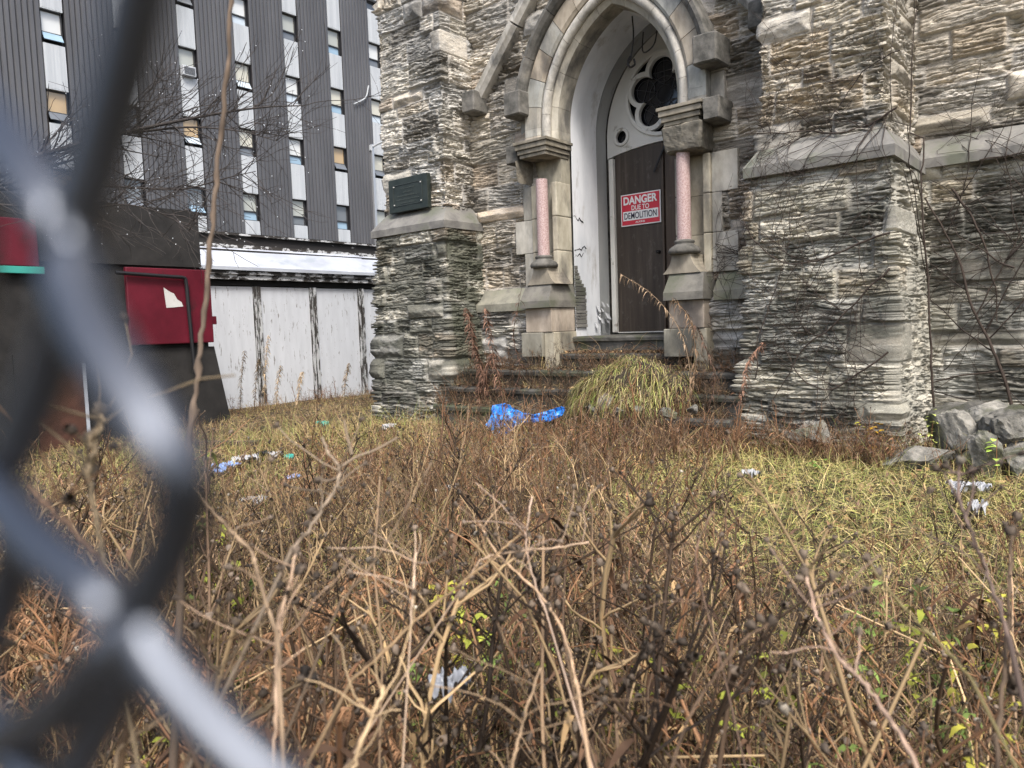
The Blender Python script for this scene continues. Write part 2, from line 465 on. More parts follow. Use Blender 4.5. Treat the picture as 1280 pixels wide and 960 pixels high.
    jt = jt * sstep(.16, .30, fbm2(U * 2.2, Z * 2.2, seed + 13, 3))
    D = D * (1 - jt) + (-.018) * jt
    D *= amp
    # colour of the stone itself
    cream = np.array([.54, .51, .445]); grey = np.array([.46, .45, .425]); tan = np.array([.48, .425, .345]); pink = np.array([.46, .39, .315]); drk = np.array([.24, .225, .20]); pale = np.array([.64, .60, .53])
    pal = np.array([cream, grey, tan, pale, grey, cream, pale, drk, pink, cream])
    kk = np.clip((r4 * (10 if warm == 0 else 9.99)).astype(int), 0, 9)
    C = pal[kk] * 1.08
    if warm: C = mixc(C, tan * 1.05, np.full(U.shape, warm) * (r5 > .4))
    C = C * (.68 + .58 * r5)[..., None]
    lc = vn2(U * 1.3 + r1 * 91, zz * 36 + r2 * 40, seed + 14)
    C = C * (.78 + .26 * lc + .16 * lam)[..., None]
    C = mixc(C, (.46, .44, .41), np.clip(jt * .8, 0, 1))
    crust = sstep(.56, .70, fbm2(U * 1.4 + 11, Z * 2.6, seed + 15, 5))           # black crust and damp
    C = mixc(C, (.075, .072, .066), crust * .68 * (1 - jt * .5))
    st2 = sstep(.56, .64, fbm2(U * 5 + 3, zz * 16, seed + 16, 4))
    C = mixc(C, (.10, .095, .085), st2 * .3)
    wh = sstep(.60, .68, fbm2(U * 4 + 8, zz * 14, seed + 17, 4))
    C = mixc(C, (.58, .57, .54), wh * .35)
    if dark is not None:
        dk, dc = dark(U, Z, seed)
        C = mixc(C, dc, dk)
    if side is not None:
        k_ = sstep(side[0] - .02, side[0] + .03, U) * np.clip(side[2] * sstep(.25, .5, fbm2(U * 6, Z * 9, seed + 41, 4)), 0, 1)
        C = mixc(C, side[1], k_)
    C = C * np.asarray(tint) * np.array([.89, .89, .875])
    off = D + batter * np.clip(z1 - Z, 0, None)
    V = np.stack([xy[:, 0][None] + off * nn[:, 0][None], xy[:, 1][None] + off * nn[:, 1][None], Z], -1)
    ny, nx = U.shape
    i = np.arange(nx * ny).reshape(ny, nx)
    q = np.stack([i[:-1, :-1], i[:-1, 1:], i[1:, 1:], i[1:, :-1]], -1)
    if hole is not None:
        cxm = V[:-1, :-1, 0]; czm = V[:-1, :-1, 2]
        q = q[~hole(cxm, czm)]
    q = q.reshape(-1, 4)
    return make(name, V.reshape(-1, 3), q, M['stone'], parent, C.reshape(-1, 3), smooth=True)

def damp(level, amount, col):
    def f(U, Z, seed):
        n = fbm2(U * 2.3 + 5, Z * 4.0, seed + 31, 5)
        return np.clip(amount * sstep(-.25, .2, level - Z + (n - .5) * 1.6) * sstep(.32, .58, fbm2(U * 4 + 2, Z * 13, seed + 32, 4)), 0, 1), col
    return f

# pointed arch of concentric orders: two arcs about centres AC past the axis
AC, AZ0 = .45, 2.25
def arch_pts(hw, zb, nl=8, na=22):
    Rr = hw + AC
    th = math.acos(AC / Rr)
    L = [(-hw, zb + (AZ0 - zb) * t / nl) for t in range(nl)]
    L += [(AC - Rr * math.cos(th * t / na), AZ0 + Rr * math.sin(th * t / na)) for t in range(na + 1)]
    return L + [(-x, z) for x, z in L[-2::-1]]
def sweep_arch(mb, prof, zb, closed=True, t0=0.0, t1=1.0, nl=8, na=22, mi=0, col=W1):
    """prof: list of (half width, Y); swept along the arch between the fractions t0 and t1 of its length"""
    paths = []
    for hw, y in prof:
        A = np.array(arch_pts(hw, zb, nl, na)); n = len(A)
        i0, i1 = t0 * (n - 1), t1 * (n - 1)
        idx = np.unique(np.concatenate([[i0], np.arange(math.ceil(i0), math.floor(i1) + 1), [i1]]))
        X = np.interp(idx, np.arange(n), A[:, 0]); Z = np.interp(idx, np.arange(n), A[:, 1])
        paths.append(np.stack([X + XC, np.full(len(X), y), Z], 1))
    n = len(paths[0]); k = len(prof)
    v = np.vstack(paths); f = []
    for a in range(k if closed else k - 1):
        b = (a + 1) % k
        for i in range(n - 1): f.append((a * n + i, a * n + i + 1, b * n + i + 1, b * n + i))
    if closed:
        f.append(tuple(a * n for a in range(k))); f.append(tuple(a * n + n - 1 for a in range(k))[::-1])
    mb.add(v, f, mi, col)

def rough_box(mb, a, b, amp=.02, seed=1, n=14, mi=0, col=W1, taper=None, fr=9):
    a = np.minimum(a, b).astype(float) if False else np.array([min(p, q) for p, q in zip(a, b)], float); b2 = np.array([max(p, q) for p, q in zip(a, b)], float)
    b = b2
    bm = bmesh.new(); bmesh.ops.create_cube(bm, size=1)
    bmesh.ops.bevel(bm, geom=bm.edges[:], offset=.06, segments=1, affect='EDGES')
    bmesh.ops.subdivide_edges(bm, edges=bm.edges[:], cuts=n, use_grid_fill=True)
    v = np.array([q.co[:] for q in bm.verts])
    if taper is not None:
        t = (v[:, 2] + .5); k = taper + (1 - taper) * np.sqrt(np.clip(t, 0, 1))
        v[:, 0] *= k; v[:, 1] *= k
    n_ = v / (np.linalg.norm(v, axis=1)[:, None] + 1e-9)
    wv = (a + b) / 2 + v * (b - a)
    wv = wv + n_ * ((fbm3(wv * fr, seed, 4) - .5) * 2 * amp)[:, None]
    bm.verts.index_update()
    mb.add(wv, [[q.index for q in fc.verts] for fc in bm.faces], mi, col); bm.free()

church = thing('stone_church', (XC, 6.9, -1.1), 'weathered stone church front with a pointed arch doorway and buttresses', 'church')
YW = 6.9
def arch_hole(hw, zb):
    Rr = hw + AC
    def f(x, z):
        dx = np.abs(x - XC)
        leg = (dx < hw) & (z < AZ0)
        arc = (z >= AZ0) & ((dx + AC) ** 2 + (z - AZ0) ** 2 < Rr * Rr)
        return leg | arc
    return f
TOP = 6.6
# left buttress
lb = masonry('buttress', [(-7.42, 9.0), (-7.42, 6.42), (-6.31, 6.42), (-6.31, 6.95)], 1.42, TOP, 11, church, uoff=.0, warm=.15, dark=damp(1.0, .0, (.1, .1, .09)))
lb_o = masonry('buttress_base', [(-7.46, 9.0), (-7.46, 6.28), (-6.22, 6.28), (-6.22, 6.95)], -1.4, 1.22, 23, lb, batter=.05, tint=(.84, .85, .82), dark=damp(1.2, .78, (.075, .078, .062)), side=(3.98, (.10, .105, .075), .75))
mb = MB()
def ledge(mb, x0, x1, yf, xi0, xi1, yi, z0, z1, z2, yb, col=W1):
    """chamfered weathering course: vertical nose z0..z1, slope back to z2 at the inner outline"""
    for (a, b) in ((0, 1),):
        v = [(x0, yb, z0), (x0, yf, z0), (x1, yf, z0), (x1, yb, z0), (x0, yb, z1), (x0, yf, z1), (x1, yf, z1), (x1, yb, z1), (xi0, yb, z2), (xi0, yi, z2), (xi1, yi, z2), (xi1, yb, z2)]
        f = [(0, 1, 5, 4), (1, 2, 6, 5), (2, 3, 7, 6), (4, 5, 9, 8), (5, 6, 10, 9), (6, 7, 11, 10), (0, 3, 2, 1), (8, 9, 10, 11), (0, 4, 8, 11, 7, 3)]
        mb.add(v, f, 0, col)
ledge(mb, -7.50, -6.18, 6.235, -7.40, -6.33, 6.44, 1.20, 1.285, 1.50, 6.93)
mb.build('buttress_ledge', M['ledge'], lb)
# right buttress
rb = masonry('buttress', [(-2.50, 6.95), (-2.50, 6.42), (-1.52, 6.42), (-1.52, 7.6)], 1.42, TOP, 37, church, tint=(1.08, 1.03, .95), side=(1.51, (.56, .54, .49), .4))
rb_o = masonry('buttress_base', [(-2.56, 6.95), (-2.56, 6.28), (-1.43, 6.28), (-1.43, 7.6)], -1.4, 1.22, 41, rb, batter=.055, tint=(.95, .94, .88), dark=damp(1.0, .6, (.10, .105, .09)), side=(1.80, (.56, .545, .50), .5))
mb = MB()
ledge(mb, -2.58, -1.40, 6.235, -2.48, -1.54, 6.44, 1.20, 1.285, 1.50, 7.6)
mb.build('buttress_ledge', M['ledge'], rb)
# walls between buttresses and door, wall to the right
masonry('wall', [(-6.36, YW), (-2.45, YW)], .40, TOP, 53, church, hole=arch_hole(1.06, -2), warm=.3, tint=(1.02, .99, .95))
hole2 = lambda x, z: np.abs(x - XC) < 1.02
masonry('wall_base', [(-6.30, 6.80), (-2.50, 6.80)], -1.3, .26, 59, church, hole=hole2, tint=(1, 1, 1), dark=damp(-.1, .4, (.09, .09, .08)))
masonry('wall', [(-1.65, 7.47), (2.6, 7.47)], 1.40, TOP, 67, church, tint=(1.04, 1.0, .94), dark=damp(2.2, .25, (.1, .098, .09)))
masonry('wall_base', [(-1.55, 7.37), (2.6, 7.37)], -1.4, 1.25, 71, church, tint=(.92, .92, .88), dark=damp(1.0, .4, (.1, .105, .085)))
mb = MB()
for x in np.arange(-1.45, 2.6, .8): ledge(mb, x + .002, x + .796, 7.31, x + .002, x + .796, 7.49, 1.25, 1.33, 1.52, 7.55, (.9 + .2 * random.random(),) * 3)
mb.build('wall_ledge', M['ledge'], church)
random.seed(3)
for run in (((-6.28, -5.95), (-5.948, -5.64), (-5.638, -5.36)), ((-3.10, -2.80), (-2.798, -2.52))):
  mb = MB()
  for x0, x1 in run:
    ledge(mb, x0, x1, 6.755, x0, x1, 6.90, .20, .29, .47, 6.99, np.array([1.25, 1.25, 1.1]) * random.uniform(.85, 1.2))
  mb.build('plinth_band', M['ledge'], church)
# body behind the front, so the church is solid
mb = MB()
mb.box((-7.40, 9.0, -1.4), (-7.2, 16, TOP)); mb.box((-7.2, 15.8, -1.4), (2.6, 16, TOP)); mb.box((2.4, 7.55, -1.4), (2.6, 15.8, TOP)); mb.box((-7.2, 7.6, TOP), (2.4, 15.8, TOP + .2))
mb.build('nave_shell', M['ledge'], church)
mb = MB()                                     # dark wall behind the masonry either side of the doorway
for sx in (-1, 1):
    mb.box((XC + sx * 1.10, 7.0, -1.3), (XC + sx * 2.0, 7.1, 4.2))
mb.build('wall_core', M['darkstone'], church)

# arch orders
rng = np.random.default_rng(5)
mb = MB(); K = 17
for k in range(K):
    t0, t1 = k / K + .0007, (k + 1) / K - .0007
    tone = rng.uniform(.8, 1.18); wc = rng.uniform(-.06, .1)
    sweep_arch(mb, [(.90, 6.79), (.93, 6.765), (1.10, 6.765), (1.10, 7.05), (.90, 7.05)], 2.06, True, t0, t1, col=(tone * (1 + wc), tone, tone * (1 - wc)))
mb.build('arch_voussoirs', M['ashlar'], church)
mb = MB(); K = 15
for k in range(K):
    t0, t1 = k / K + .0005, (k + 1) / K - .0005
    tone = rng.uniform(1.0, 1.25)
    cy, cr, ch = 6.83, .052, .845
    prof = [(ch + cr * math.cos(a), cy + cr * math.sin(a)) for a in np.linspace(0, 2 * math.pi, 12, endpoint=False)]
    sweep_arch(mb, prof, 2.06, True, t0, t1, na=30, col=(tone, tone, tone))
mb.build('arch_roll', M['mould'], church, smooth=True, sharp=40)
mb = MB(); K = 11
for k in range(K):
    t0, t1 = k / K + .0005, (k + 1) / K - .0005
    tone = rng.uniform(.88, 1.08)
    sweep_arch(mb, [(.735, 6.90), (.79, 6.86), (.90, 6.86), (.90, 7.14), (.735, 7.14)], 2.06, True, t0, t1, col=(tone * 1.02, tone, tone * .95))
mb.build('arch_soffit', M['ashlar'], church)
mb = MB(); K = 7; h0, h1 = .105, .895
for k in range(K):
    sweep_arch(mb, [(1.105, 6.735), (1.125, 6.70), (1.165, 6.665), (1.20, 6.665), (1.215, 6.70), (1.215, 6.95), (1.105, 6.95)], 2.25, True, h0 + (h1 - h0) * k / K + .0008, h0 + (h1 - h0) * (k + 1) / K - .0008, nl=3, na=26, col=(rng.uniform(.6, 1.3),) * 3)
# hood starts above springing: keep its own legs short
mb.build('hood_mould', M['darkstone'], church)
# label stops
for i, (x0, x1, z0, z1, y0) in enumerate([(-1.28, -1.04, 2.38, 2.65, 6.60), (1.04, 1.28, 2.38, 2.65, 6.60), (-1.30, -1.135, 1.86, 2.07, 6.64), (1.135, 1.30, 1.86, 2.07, 6.60)]):
    mb = MB(); rough_box(mb, (XC + x0, y0, z0), (XC + x1, 6.93, z1), .012, 60 + i, 6)
    mb.build('label_stop', M['darkstone'], church)
# gable mouldings with kneelers
for s_, xk in ((-1, -6.13), (1, -2.60)):
    g = MB()
    d = np.array([-s_ * .66, 0, .75]); d /= np.linalg.norm(d); nrm_ = np.array([d[2] * s_, 0, abs(d[0])])
    p0 = np.array([xk, 0, 2.76])
    for a in range(3):
        q0 = p0 + d * (a * .95 + .01); q1 = p0 + d * (a * .95 + .94)
        sec = [(-.08, 6.80), (-.03, 6.76), (.03, 6.76), (.075, 6.80), (.075, 6.95), (-.08, 6.95)]
        v = [q + nrm_ * h + np.array([0, y, 0]) for q in (q0, q1) for h, y in sec]; n = len(sec)
        g.add(v, [tuple(range(n)), tuple(range(n, 2 * n))[::-1]] + [(i, (i + 1) % n, n + (i + 1) % n, n + i) for i in range(n)], 0, (rng.uniform(.8, 1.15),) * 3)
    go = g.build('gable_moulding', M['mould'], church)
    kn = MB(); rough_box(kn, (xk - .10, 6.66, 2.58), (xk + .10, 6.95, 2.83), .012, 80 + s_, 6); kn.build('kneeler', M['darkstone'], go)

# jambs with nook shafts
for s_ in (-1, 1):
    X = lambda h: XC + s_ * h
    mb = MB(); zq = .475
    qs = np.linspace(.475, 1.62, 4)
    for k in range(3):
        a, b = qs[k] + .002, qs[k + 1] - .002
        tn = rng.uniform(.85, 1.2); ext = (1.24, 1.37)[k % 2] if s_ < 0 else (1.36, 1.2)[k % 2]
        mb.box((X(1.10), 6.862, a), (X(ext), 7.1, b), 0, (tn,) * 3, .006)
        tn = rng.uniform(.9, 1.2)
        mb.box((X(1.02), 6.83, a), (X(1.098), 7.1, b), 0, (tn, tn * .96, tn * .86), .012)
        mb.box((X(.80), 6.925, a), (X(1.018), 7.1, b), 0, (tn * .9, tn * .86, tn * .78))
        tn = rng.uniform(.9, 1.15)
        mb.box((X(.728), 6.82, a), (X(.798), 7.1, b), 0, (tn, tn * .97, tn * .88), .012)
    for k, (z0, z1) in enumerate(((2.10, 2.36), (2.362, 2.62))):
        mb.box((X(1.102), 6.862, z0), (X((1.24, 1.26)[k]), 7.0, z1), 0, (rng.uniform(.85, 1.15),) * 3, .006)
    mb.box((X(.73), 6.93, 1.61), (X(1.2), 7.1, 2.10), 0, (.8, .78, .7))
    jo = mb.build('jamb', M['ashlar'], church)
    # plinth: chamfered block over a rougher lower block
    mb = MB(); x0, x1 = sorted((X(.70), X(1.12)))
    v0 = [(x0, 6.59, .215), (x1, 6.59, .215), (x1, 7.1, .215), (x0, 7.1, .215)]
    v1 = [(x, y, .29) for x, y, z in v0]
    v2 = [(x0 + .03, 6.68, .475), (x1 - .03, 6.68, .475), (x1 - .03, 7.1, .475), (x0 + .03, 7.1, .475)]
    mb.add(v0 + v1 + v2, [(3, 2, 1, 0), (8, 9, 10, 11)] + [(o + i, o + (i + 1) % 4, o + 4 + (i + 1) % 4, o + 4 + i) for o in (0, 4) for i in range(4)], 0, (.95, .93, .88))
    mb.build('jamb_plinth', M['ledge'], jo)
    mb = MB()
    mb.box((x0 + .03, 6.65, -.06), (x1 - .02, 7.1, .212), 0, (1.0, .9, .84), .008)
    mb.box((x0 - .02, 6.62, -.34), (x1 - .14, 7.1, -.064), 0, (.62, .62, .58), .01)
    mb.box((x1 - .138, 6.66, -.5), (x1, 7.1, -.064), 0, (1.0, .96, .85), .01)
    mb.build('jamb_base_block', M['ashlar'], jo)
    cx = X(.865); cy = 6.735
    cn = MB(); cn.lathe([(.069, 0), (.066, .85)], (cx, cy, .795), 24); co = cn.build('colonnette_shaft', M['granite'], jo, smooth=True, sharp=40)
    bs = MB()
    bs.lathe([(.085, .80), (.098, .79), (.10, .775), (.088, .765), (.10, .75), (.145, .72), (.16, .69), (.15, .665), (.10, .655), (.05, .65)], (cx, cy, 0), 24)
    bs.build('colonnette_base', M['darkstone'], co, smooth=True)
    pd = MB()
    q0 = [(cx - .2, 6.66), (cx + .2, 6.66), (cx + .2, 7.0), (cx - .2, 7.0)]; q1 = [(cx - .10, 6.66), (cx + .10, 6.66), (cx + .14, 6.9), (cx - .14, 6.9)]
    rings = []
    for t in np.linspace(0, 1, 6):
        e = 1 - (1 - t) ** 2
        rings.append([(a[0] * (1 - e) + b[0] * e, a[1] * (1 - t) + b[1] * t, .475 + t * .18) for a, b in zip(q0, q1)])
    v = [p for r in rings for p in r]
    pd.add(v, [(4 * i + k, 4 * i + (k + 1) % 4, 4 * i + 4 + (k + 1) % 4, 4 * i + 4 + k) for i in range(5) for k in range(4)] + [(20, 21, 22, 23)], 0, (.8, .75, .68))
    pd.build('colonnette_pedestal', M['ashlar'], co)
    cp = MB(); rough_box(cp, (X(.69), 6.60, 1.63), (X(1.125), 7.06, 1.885), .016, 90 + s_, 12, taper=.80, col=(1.2, 1.15, 1.05), fr=14)
    cp.build('capital', M['darkstone'], jo)
    ab = MB(); x0, x1 = sorted((X(.665), X(1.14)))
    for z0, z1, e in ((1.888, 1.925, .012), (1.927, 1.975, .03), (1.977, 2.03, .05), (2.032, 2.065, .066)):
        ab.box((x0 + .066 - e, 6.64 - e, z0), (x1 - .066 + e, 7.06 + (e if s_ else 0) * .3, z1), 0, (.55, .52, .46), .006)
    ab.build('abacus', M['mould'], jo)
# reveal: plastered recess with pointed vault, rebate and frame band
mb = MB()
sweep_arch(mb, [(.738, 7.143), (.742, 7.37), (.757, 7.375), (.757, 7.70)], -.13, False, na=30, nl=14)
mb.build('plaster_reveal', M['plaster'], church, smooth=True, sharp=30)
mb = MB()
sweep_arch(mb, [(.757, 7.705), (.785, 7.71), (.785, 7.96)], -.13, False, na=30, nl=14, col=(.5, .5, .48))  # darker plaster tone paints the shade in this recessed band
sweep_arch(mb, [(.785, 7.962), (.60, 7.964)], -.13, False, na=30, nl=14, col=(.5, .5, .48)) if False else None
mb.build('plaster_rebate', M['plaster'], church, smooth=True, sharp=30)
# patch where the plaster has fallen off at the foot of the left reveal, showing coursed stone
def stone_patch():
    out = []
    ys = np.linspace(7.147, 7.40, 8); top = [.76, .62, .60, .55, .50, .46, .46, .20]
    g = MB(); r2 = np.random.default_rng(8); z = -.02
    while z < .7:
        h = r2.uniform(.03, .06)
        ye = float(np.interp(z, [-.1, .3, .42, .55, .75], [7.37, 7.36, 7.33, 7.24, 7.16]))
        g.box((XC - .752, 7.147, z), (XC - .728 + r2.uniform(0, .012), ye + r2.uniform(-.015, .01), z + h - .006), 0, (r2.uniform(.5, 1.2),) * 3, .004); z += h
    g.build('bare_stone_patch', M['ledge'], church)
stone_patch()
cr = MB(); r2 = np.random.default_rng(18)
for (y0, z0, y1, z1) in ((7.16, 1.27, 7.36, 1.20), (7.16, .86, 7.40, .93), (7.16, .80, 7.34, .84)):
    pts = [(XC - .739, y0 + (y1 - y0) * t, z0 + (z1 - z0) * t + r2.uniform(-.025, .025)) for t in np.linspace(0, 1, 8)]
    cr.tube(pts, [.002 + .007 * r2.random() for _ in pts], 5)
cr.build('plaster_crack', M['iron'], church)

# ------------------------------------------------------------------ curves with holes -> mesh
def plate(name, loops, y0, depth, mt, parent, bev=0.0, col=None):
    cu = bpy.data.curves.new(name + '_c', 'CURVE'); cu.dimensions = '2D'; cu.fill_mode = 'BOTH'
    cu.extrude = depth / 2; cu.bevel_depth = bev; cu.bevel_resolution = 1
    for lp in loops:
        sp = cu.splines.new('POLY'); sp.points.add(len(lp) - 1)
        for p, (x, z) in zip(sp.points, lp): p.co = (x, z, 0, 1)
        sp.use_cyclic_u = True
    t = bpy.data.objects.new('tmp', cu); COL.objects.link(t)
    dg = bpy.context.evaluated_depsgraph_get()
    me = bpy.data.meshes.new_from_object(t.evaluated_get(dg))
    v = np.array([q.co[:] for q in me.vertices]); f = [tuple(p.vertices) for p in me.polygons]
    bpy.data.objects.remove(t); bpy.data.curves.remove(cu); bpy.data.meshes.remove(me)
    wv = np.stack([v[:, 0], y0 - v[:, 2], v[:, 1]], 1)
    return make(name, wv, f, mt, parent, cols=np.ones((len(wv), 3)))
def circ(cx, cz, r, n=40): return [(cx + r * math.cos(2 * math.pi * k / n), cz + r * math.sin(2 * math.pi * k / n)) for k in range(n)]
YD = 8.0
# tympanum outline: pointed arch over a segmental door head
hw = .765
top = [(x, z) for x, z in arch_pts(hw, 2.03, 3, 24)]
seg_head = [(XC + t * hw, 2.035 + .085 * (1 - t * t)) for t in np.linspace(1, -1, 15)]
outline = [(XC + x, z) for x, z in top] + seg_head[1:-1]
RC = (XC, 2.665); RR = .47
ty = plate('tympanum', [outline, circ(*RC, RR, 56), circ(XC - .555, 2.26, .088), circ(XC + .555, 2.26, .088)], 7.985, .05, M['white_paint'], church, .0)
def foil(d, rl, n=5, rot=math.pi / 2, N=160):
    out = []
    for k in range(N):
        a = 2 * math.pi * k / N
        da = (a - rot + math.pi / n) % (2 * math.pi / n) - math.pi / n
        out.append((RC[0] + (d * math.cos(da) + math.sqrt(max(rl * rl - (d * math.sin(da)) ** 2, 1e-6))) * math.cos(a), RC[1] + (d * math.cos(da) + math.sqrt(max(rl * rl - (d * math.sin(da)) ** 2, 1e-6))) * math.sin(a)))
    return out
plate('rose_tracery', [foil(.255, .198), foil(.255, .158)], 7.965, .05, M['white_paint'], ty, .008)
plate('rose_rim', [circ(*RC, .478, 64), circ(*RC, .448, 64)], 7.955, .04, M['white_paint'], ty, .007)
for sx in (-1, 1):
    plate('roundel_rim', [circ(XC + sx * .555, 2.26, .10), circ(XC + sx * .555, 2.26, .078)], 7.955, .03, M['white_paint'], ty, .006)
plate('leaded_pane', [circ(*RC, .475, 48)], 8.03, .01, M['leaded'], ty)
for sx in (-1, 1): plate('leaded_pane', [circ(XC + sx * .555, 2.26, .095)], 8.03, .01, M['leaded'], ty)
mb = MB(); yl = 8.018
def came(pts, r=.005): mb.tube([(x, yl, z) for x, z in pts], r, 4)
came(circ(*RC, .10, 24) + circ(*RC, .10, 24)[:1]); came(circ(*RC, .195, 30) + circ(*RC, .195, 30)[:1])
for k in range(5):
    a = math.pi / 2 + 2 * math.pi * k / 5
    lx, lz = RC[0] + .255 * math.cos(a), RC[1] + .255 * math.sin(a)
    came(circ(lx, lz, .12, 22) + circ(lx, lz, .12, 22)[:1])
    for b in (0, math.pi / 2):
        came([(lx - .15 * math.cos(a + b), lz - .15 * math.sin(a + b)), (lx + .15 * math.cos(a + b), lz + .15 * math.sin(a + b))])
    a2 = a + math.pi / 5
    came([(RC[0] + .1 * math.cos(a), RC[1] + .1 * math.sin(a)), (RC[0] + .28 * math.cos(a2), RC[1] + .28 * math.sin(a2))])
mb.build('lead_cames', M['lead'], ty)
for sx in (-1, 1):
    mb = MB(); c_ = XC + sx * .555
    came([(c_, 2.20), (c_ - .06, 2.26), (c_, 2.32), (c_ + .06, 2.26), (c_, 2.20)]); came([(c_, 2.32), (c_, 2.35)]); came([(c_, 2.17), (c_, 2.20)])
    mb.build('lead_cames', M['lead'], ty)
# door
dr = MB()
def door_leaf(x0, x1, name, yf, col):
    n = 7
    g = MB()
    xs = np.linspace(x0, x1, n)
    zt = [2.028 + .085 * (1 - ((x - XC) / hw) ** 2) for x in xs]
    poly = [(x, z) for x, z in zip(xs, zt)] + [(x1, -.095), (x0, -.095)]
    g.prism(poly, (0, yf, 0), (1, 0, 0), (0, 0, 1), (0, .05, 0), 0, col)
    o = g.build(name, M['door'], church)
    return o
dl = door_leaf(XC - .668, XC - .035, 'door', 7.975, (1, 1, 1))
d2 = door_leaf(XC + .005, XC + .69, 'door', 7.985, (1.5, 1.35, 1.2))
g = MB(); g.box((XC - .033, 7.962, -.09), (XC - .008, 8.02, 2.10), 0, (1.6, 1.5, 1.4), .003); g.build('door_astragal', M['door'], church)
g = MB(); g.lathe([(.0, 0), (.022, .0), (.022, .006), (.012, .008), (.012, .03), (.02, .035), (.02, .05), (0, .055)], (0, 0, 0), 14)
v = np.vstack(g.v); g.v = [np.stack([v[:, 0] + XC - .085, 7.974 - v[:, 2], v[:, 1] + .84], 1)]; g.build('door_knob', M['iron'], dl, smooth=True)
g = MB(); g.box((XC - .735, 7.93, -.1), (XC - .672, 8.02, 2.02), 0, (1.05, 1.05, 1.03), .006); g.box((XC - .67, 7.95, -.11), (XC + .7, 8.03, -.098), 0, (1, 1, 1)); g.box((XC + .695, 7.94, -.1), (XC + .76, 8.02, 2.02), 0, (1, 1, 1), .006)
g.build('door_frame', M['white_paint'], church)
g = MB(); g.prism([(XC + .05 - .01, 2.09), (XC + .05 + .012, 2.09), (XC - .105, 1.77), (XC - .125, 1.78)], (0, 7.93, 0), (1, 0, 0), (0, 0, 1), (0, .012, 0)); g.build('door_stay', M['iron'], church)
# dark lining behind the door surround so no light leaks
g = MB(); g.box((XC - 1.2, 8.06, -.3), (XC + 1.2, 8.12, 4.0)); g.build('porch_back', M['darkstone'], church)
# curling paint at the foot of the plaster
g = MB(); r2 = np.random.default_rng(4)
for k in range(14):
    y = r2.uniform(7.4, 7.85); z = r2.uniform(-.1, .25); s_ = r2.uniform(.03, .07)
    a = [(XC - .752 + .0, y, z + s_), (XC - .752, y + s_, z + s_ * .7), (XC - .752 + s_ * .6, y + s_ * .8, z - s_ * .3), (XC - .752 + s_ * .5, y + .1 * s_, z - .2 * s_)]
    g.add(a, [(0, 1, 2, 3)], 0, (r2.uniform(.5, 1.05),) * 3)
g.build('peeling_plaster', M['plaster'], church)

# hanging iron lamp hook in the porch vault
hk = thing('lamp_hook', (XC + .02, 7.3, 3.1), 'black iron lamp hook hanging under the doorway vault', 'lamp hook')
g = MB(); x, y = XC + .02, 7.28
g.tube(smooth_path([(x, y, 3.32), (x + .01, y, 3.1), (x - .02, y - .02, 2.86)], 5), .008, 6)
g.build('rod', M['iron'], hk)
g = MB(); g.tube(smooth_path([(x - .02, y - .02, 2.90), (x - .05, y - .03, 2.84), (x - .02, y - .03, 2.78), (x + .03, y - .02, 2.80), (x + .02, y - .02, 2.86)], 6), .011, 6); g.build('hook', M['iron'], hk)
g = MB(); g.tube(smooth_path([(x + .02, y + .2, 3.2), (x + .06, y + .1, 2.98), (x + .16, y, 2.90), (x + .26, y, 2.96), (x + .3, y, 3.1)], 6), .008, 6); g.build('bracket', M['iron'], hk)

# ------------------------------------------------------------------ steps
st = thing('entrance_steps', (XC, 6.4, -1.05), 'dark worn stone steps rising to the church door', 'steps')
def step(x0, x1, y0, y1, z0, z1, seed):
    g = MB(); r = np.random.default_rng(seed); x = x0
    while x < x1 - .05:
        x2 = min(x + r.uniform(.9, 1.7), x1)
        if x1 - x2 < .3: x2 = x1
        n = 26; nose = .035
        xs = np.linspace(x + .003, x2 - .003, n)
        wob = (fbm2(xs * 5, xs * 0 + seed, seed) - .5) * .03; wz = (fbm2(xs * 3, xs * 0 + seed, seed + 3) - .5) * .018
        prof = [(y0 + nose, z0), (y0 + nose, z1 - .06), (y0, z1 - .055), (y0 - .004, z1 - .02), (y0 + .012, z1), (y1, z1), (y1, z0)]
        k = len(prof)
        v = [(xx, py + (wob[i] if j in (2, 3, 4) else 0), pz + (wz[i] if j in (3, 4, 5) else 0)) for i, xx in enumerate(xs) for j, (py, pz) in enumerate(prof)]
        f = [(i * k + j, i * k + (j + 1) % k, (i + 1) * k + (j + 1) % k, (i + 1) * k + j) for i in range(n - 1) for j in range(k)] + [tuple(range(k)), tuple((n - 1) * k + j for j in range(k))[::-1]]
        g.add(v, f, 0, (r.uniform(.75, 1.25),) * 3); x = x2
    return g.build('step', M['step'], st)
step(XC - .735, XC + .735, 7.02, 8.05, -.30, -.125, 1)
step(XC - .96, XC + .80, 6.76, 7.9, -.49, -.31, 2)
step(-6.20, -2.585, 6.38, 7.2, -.66, -.475, 3)
step(-6.14, -2.60, 6.12, 6.8, -.85, -.655, 4)
step(-6.10, -2.56, 5.86, 6.5, -1.3, -.84, 5)

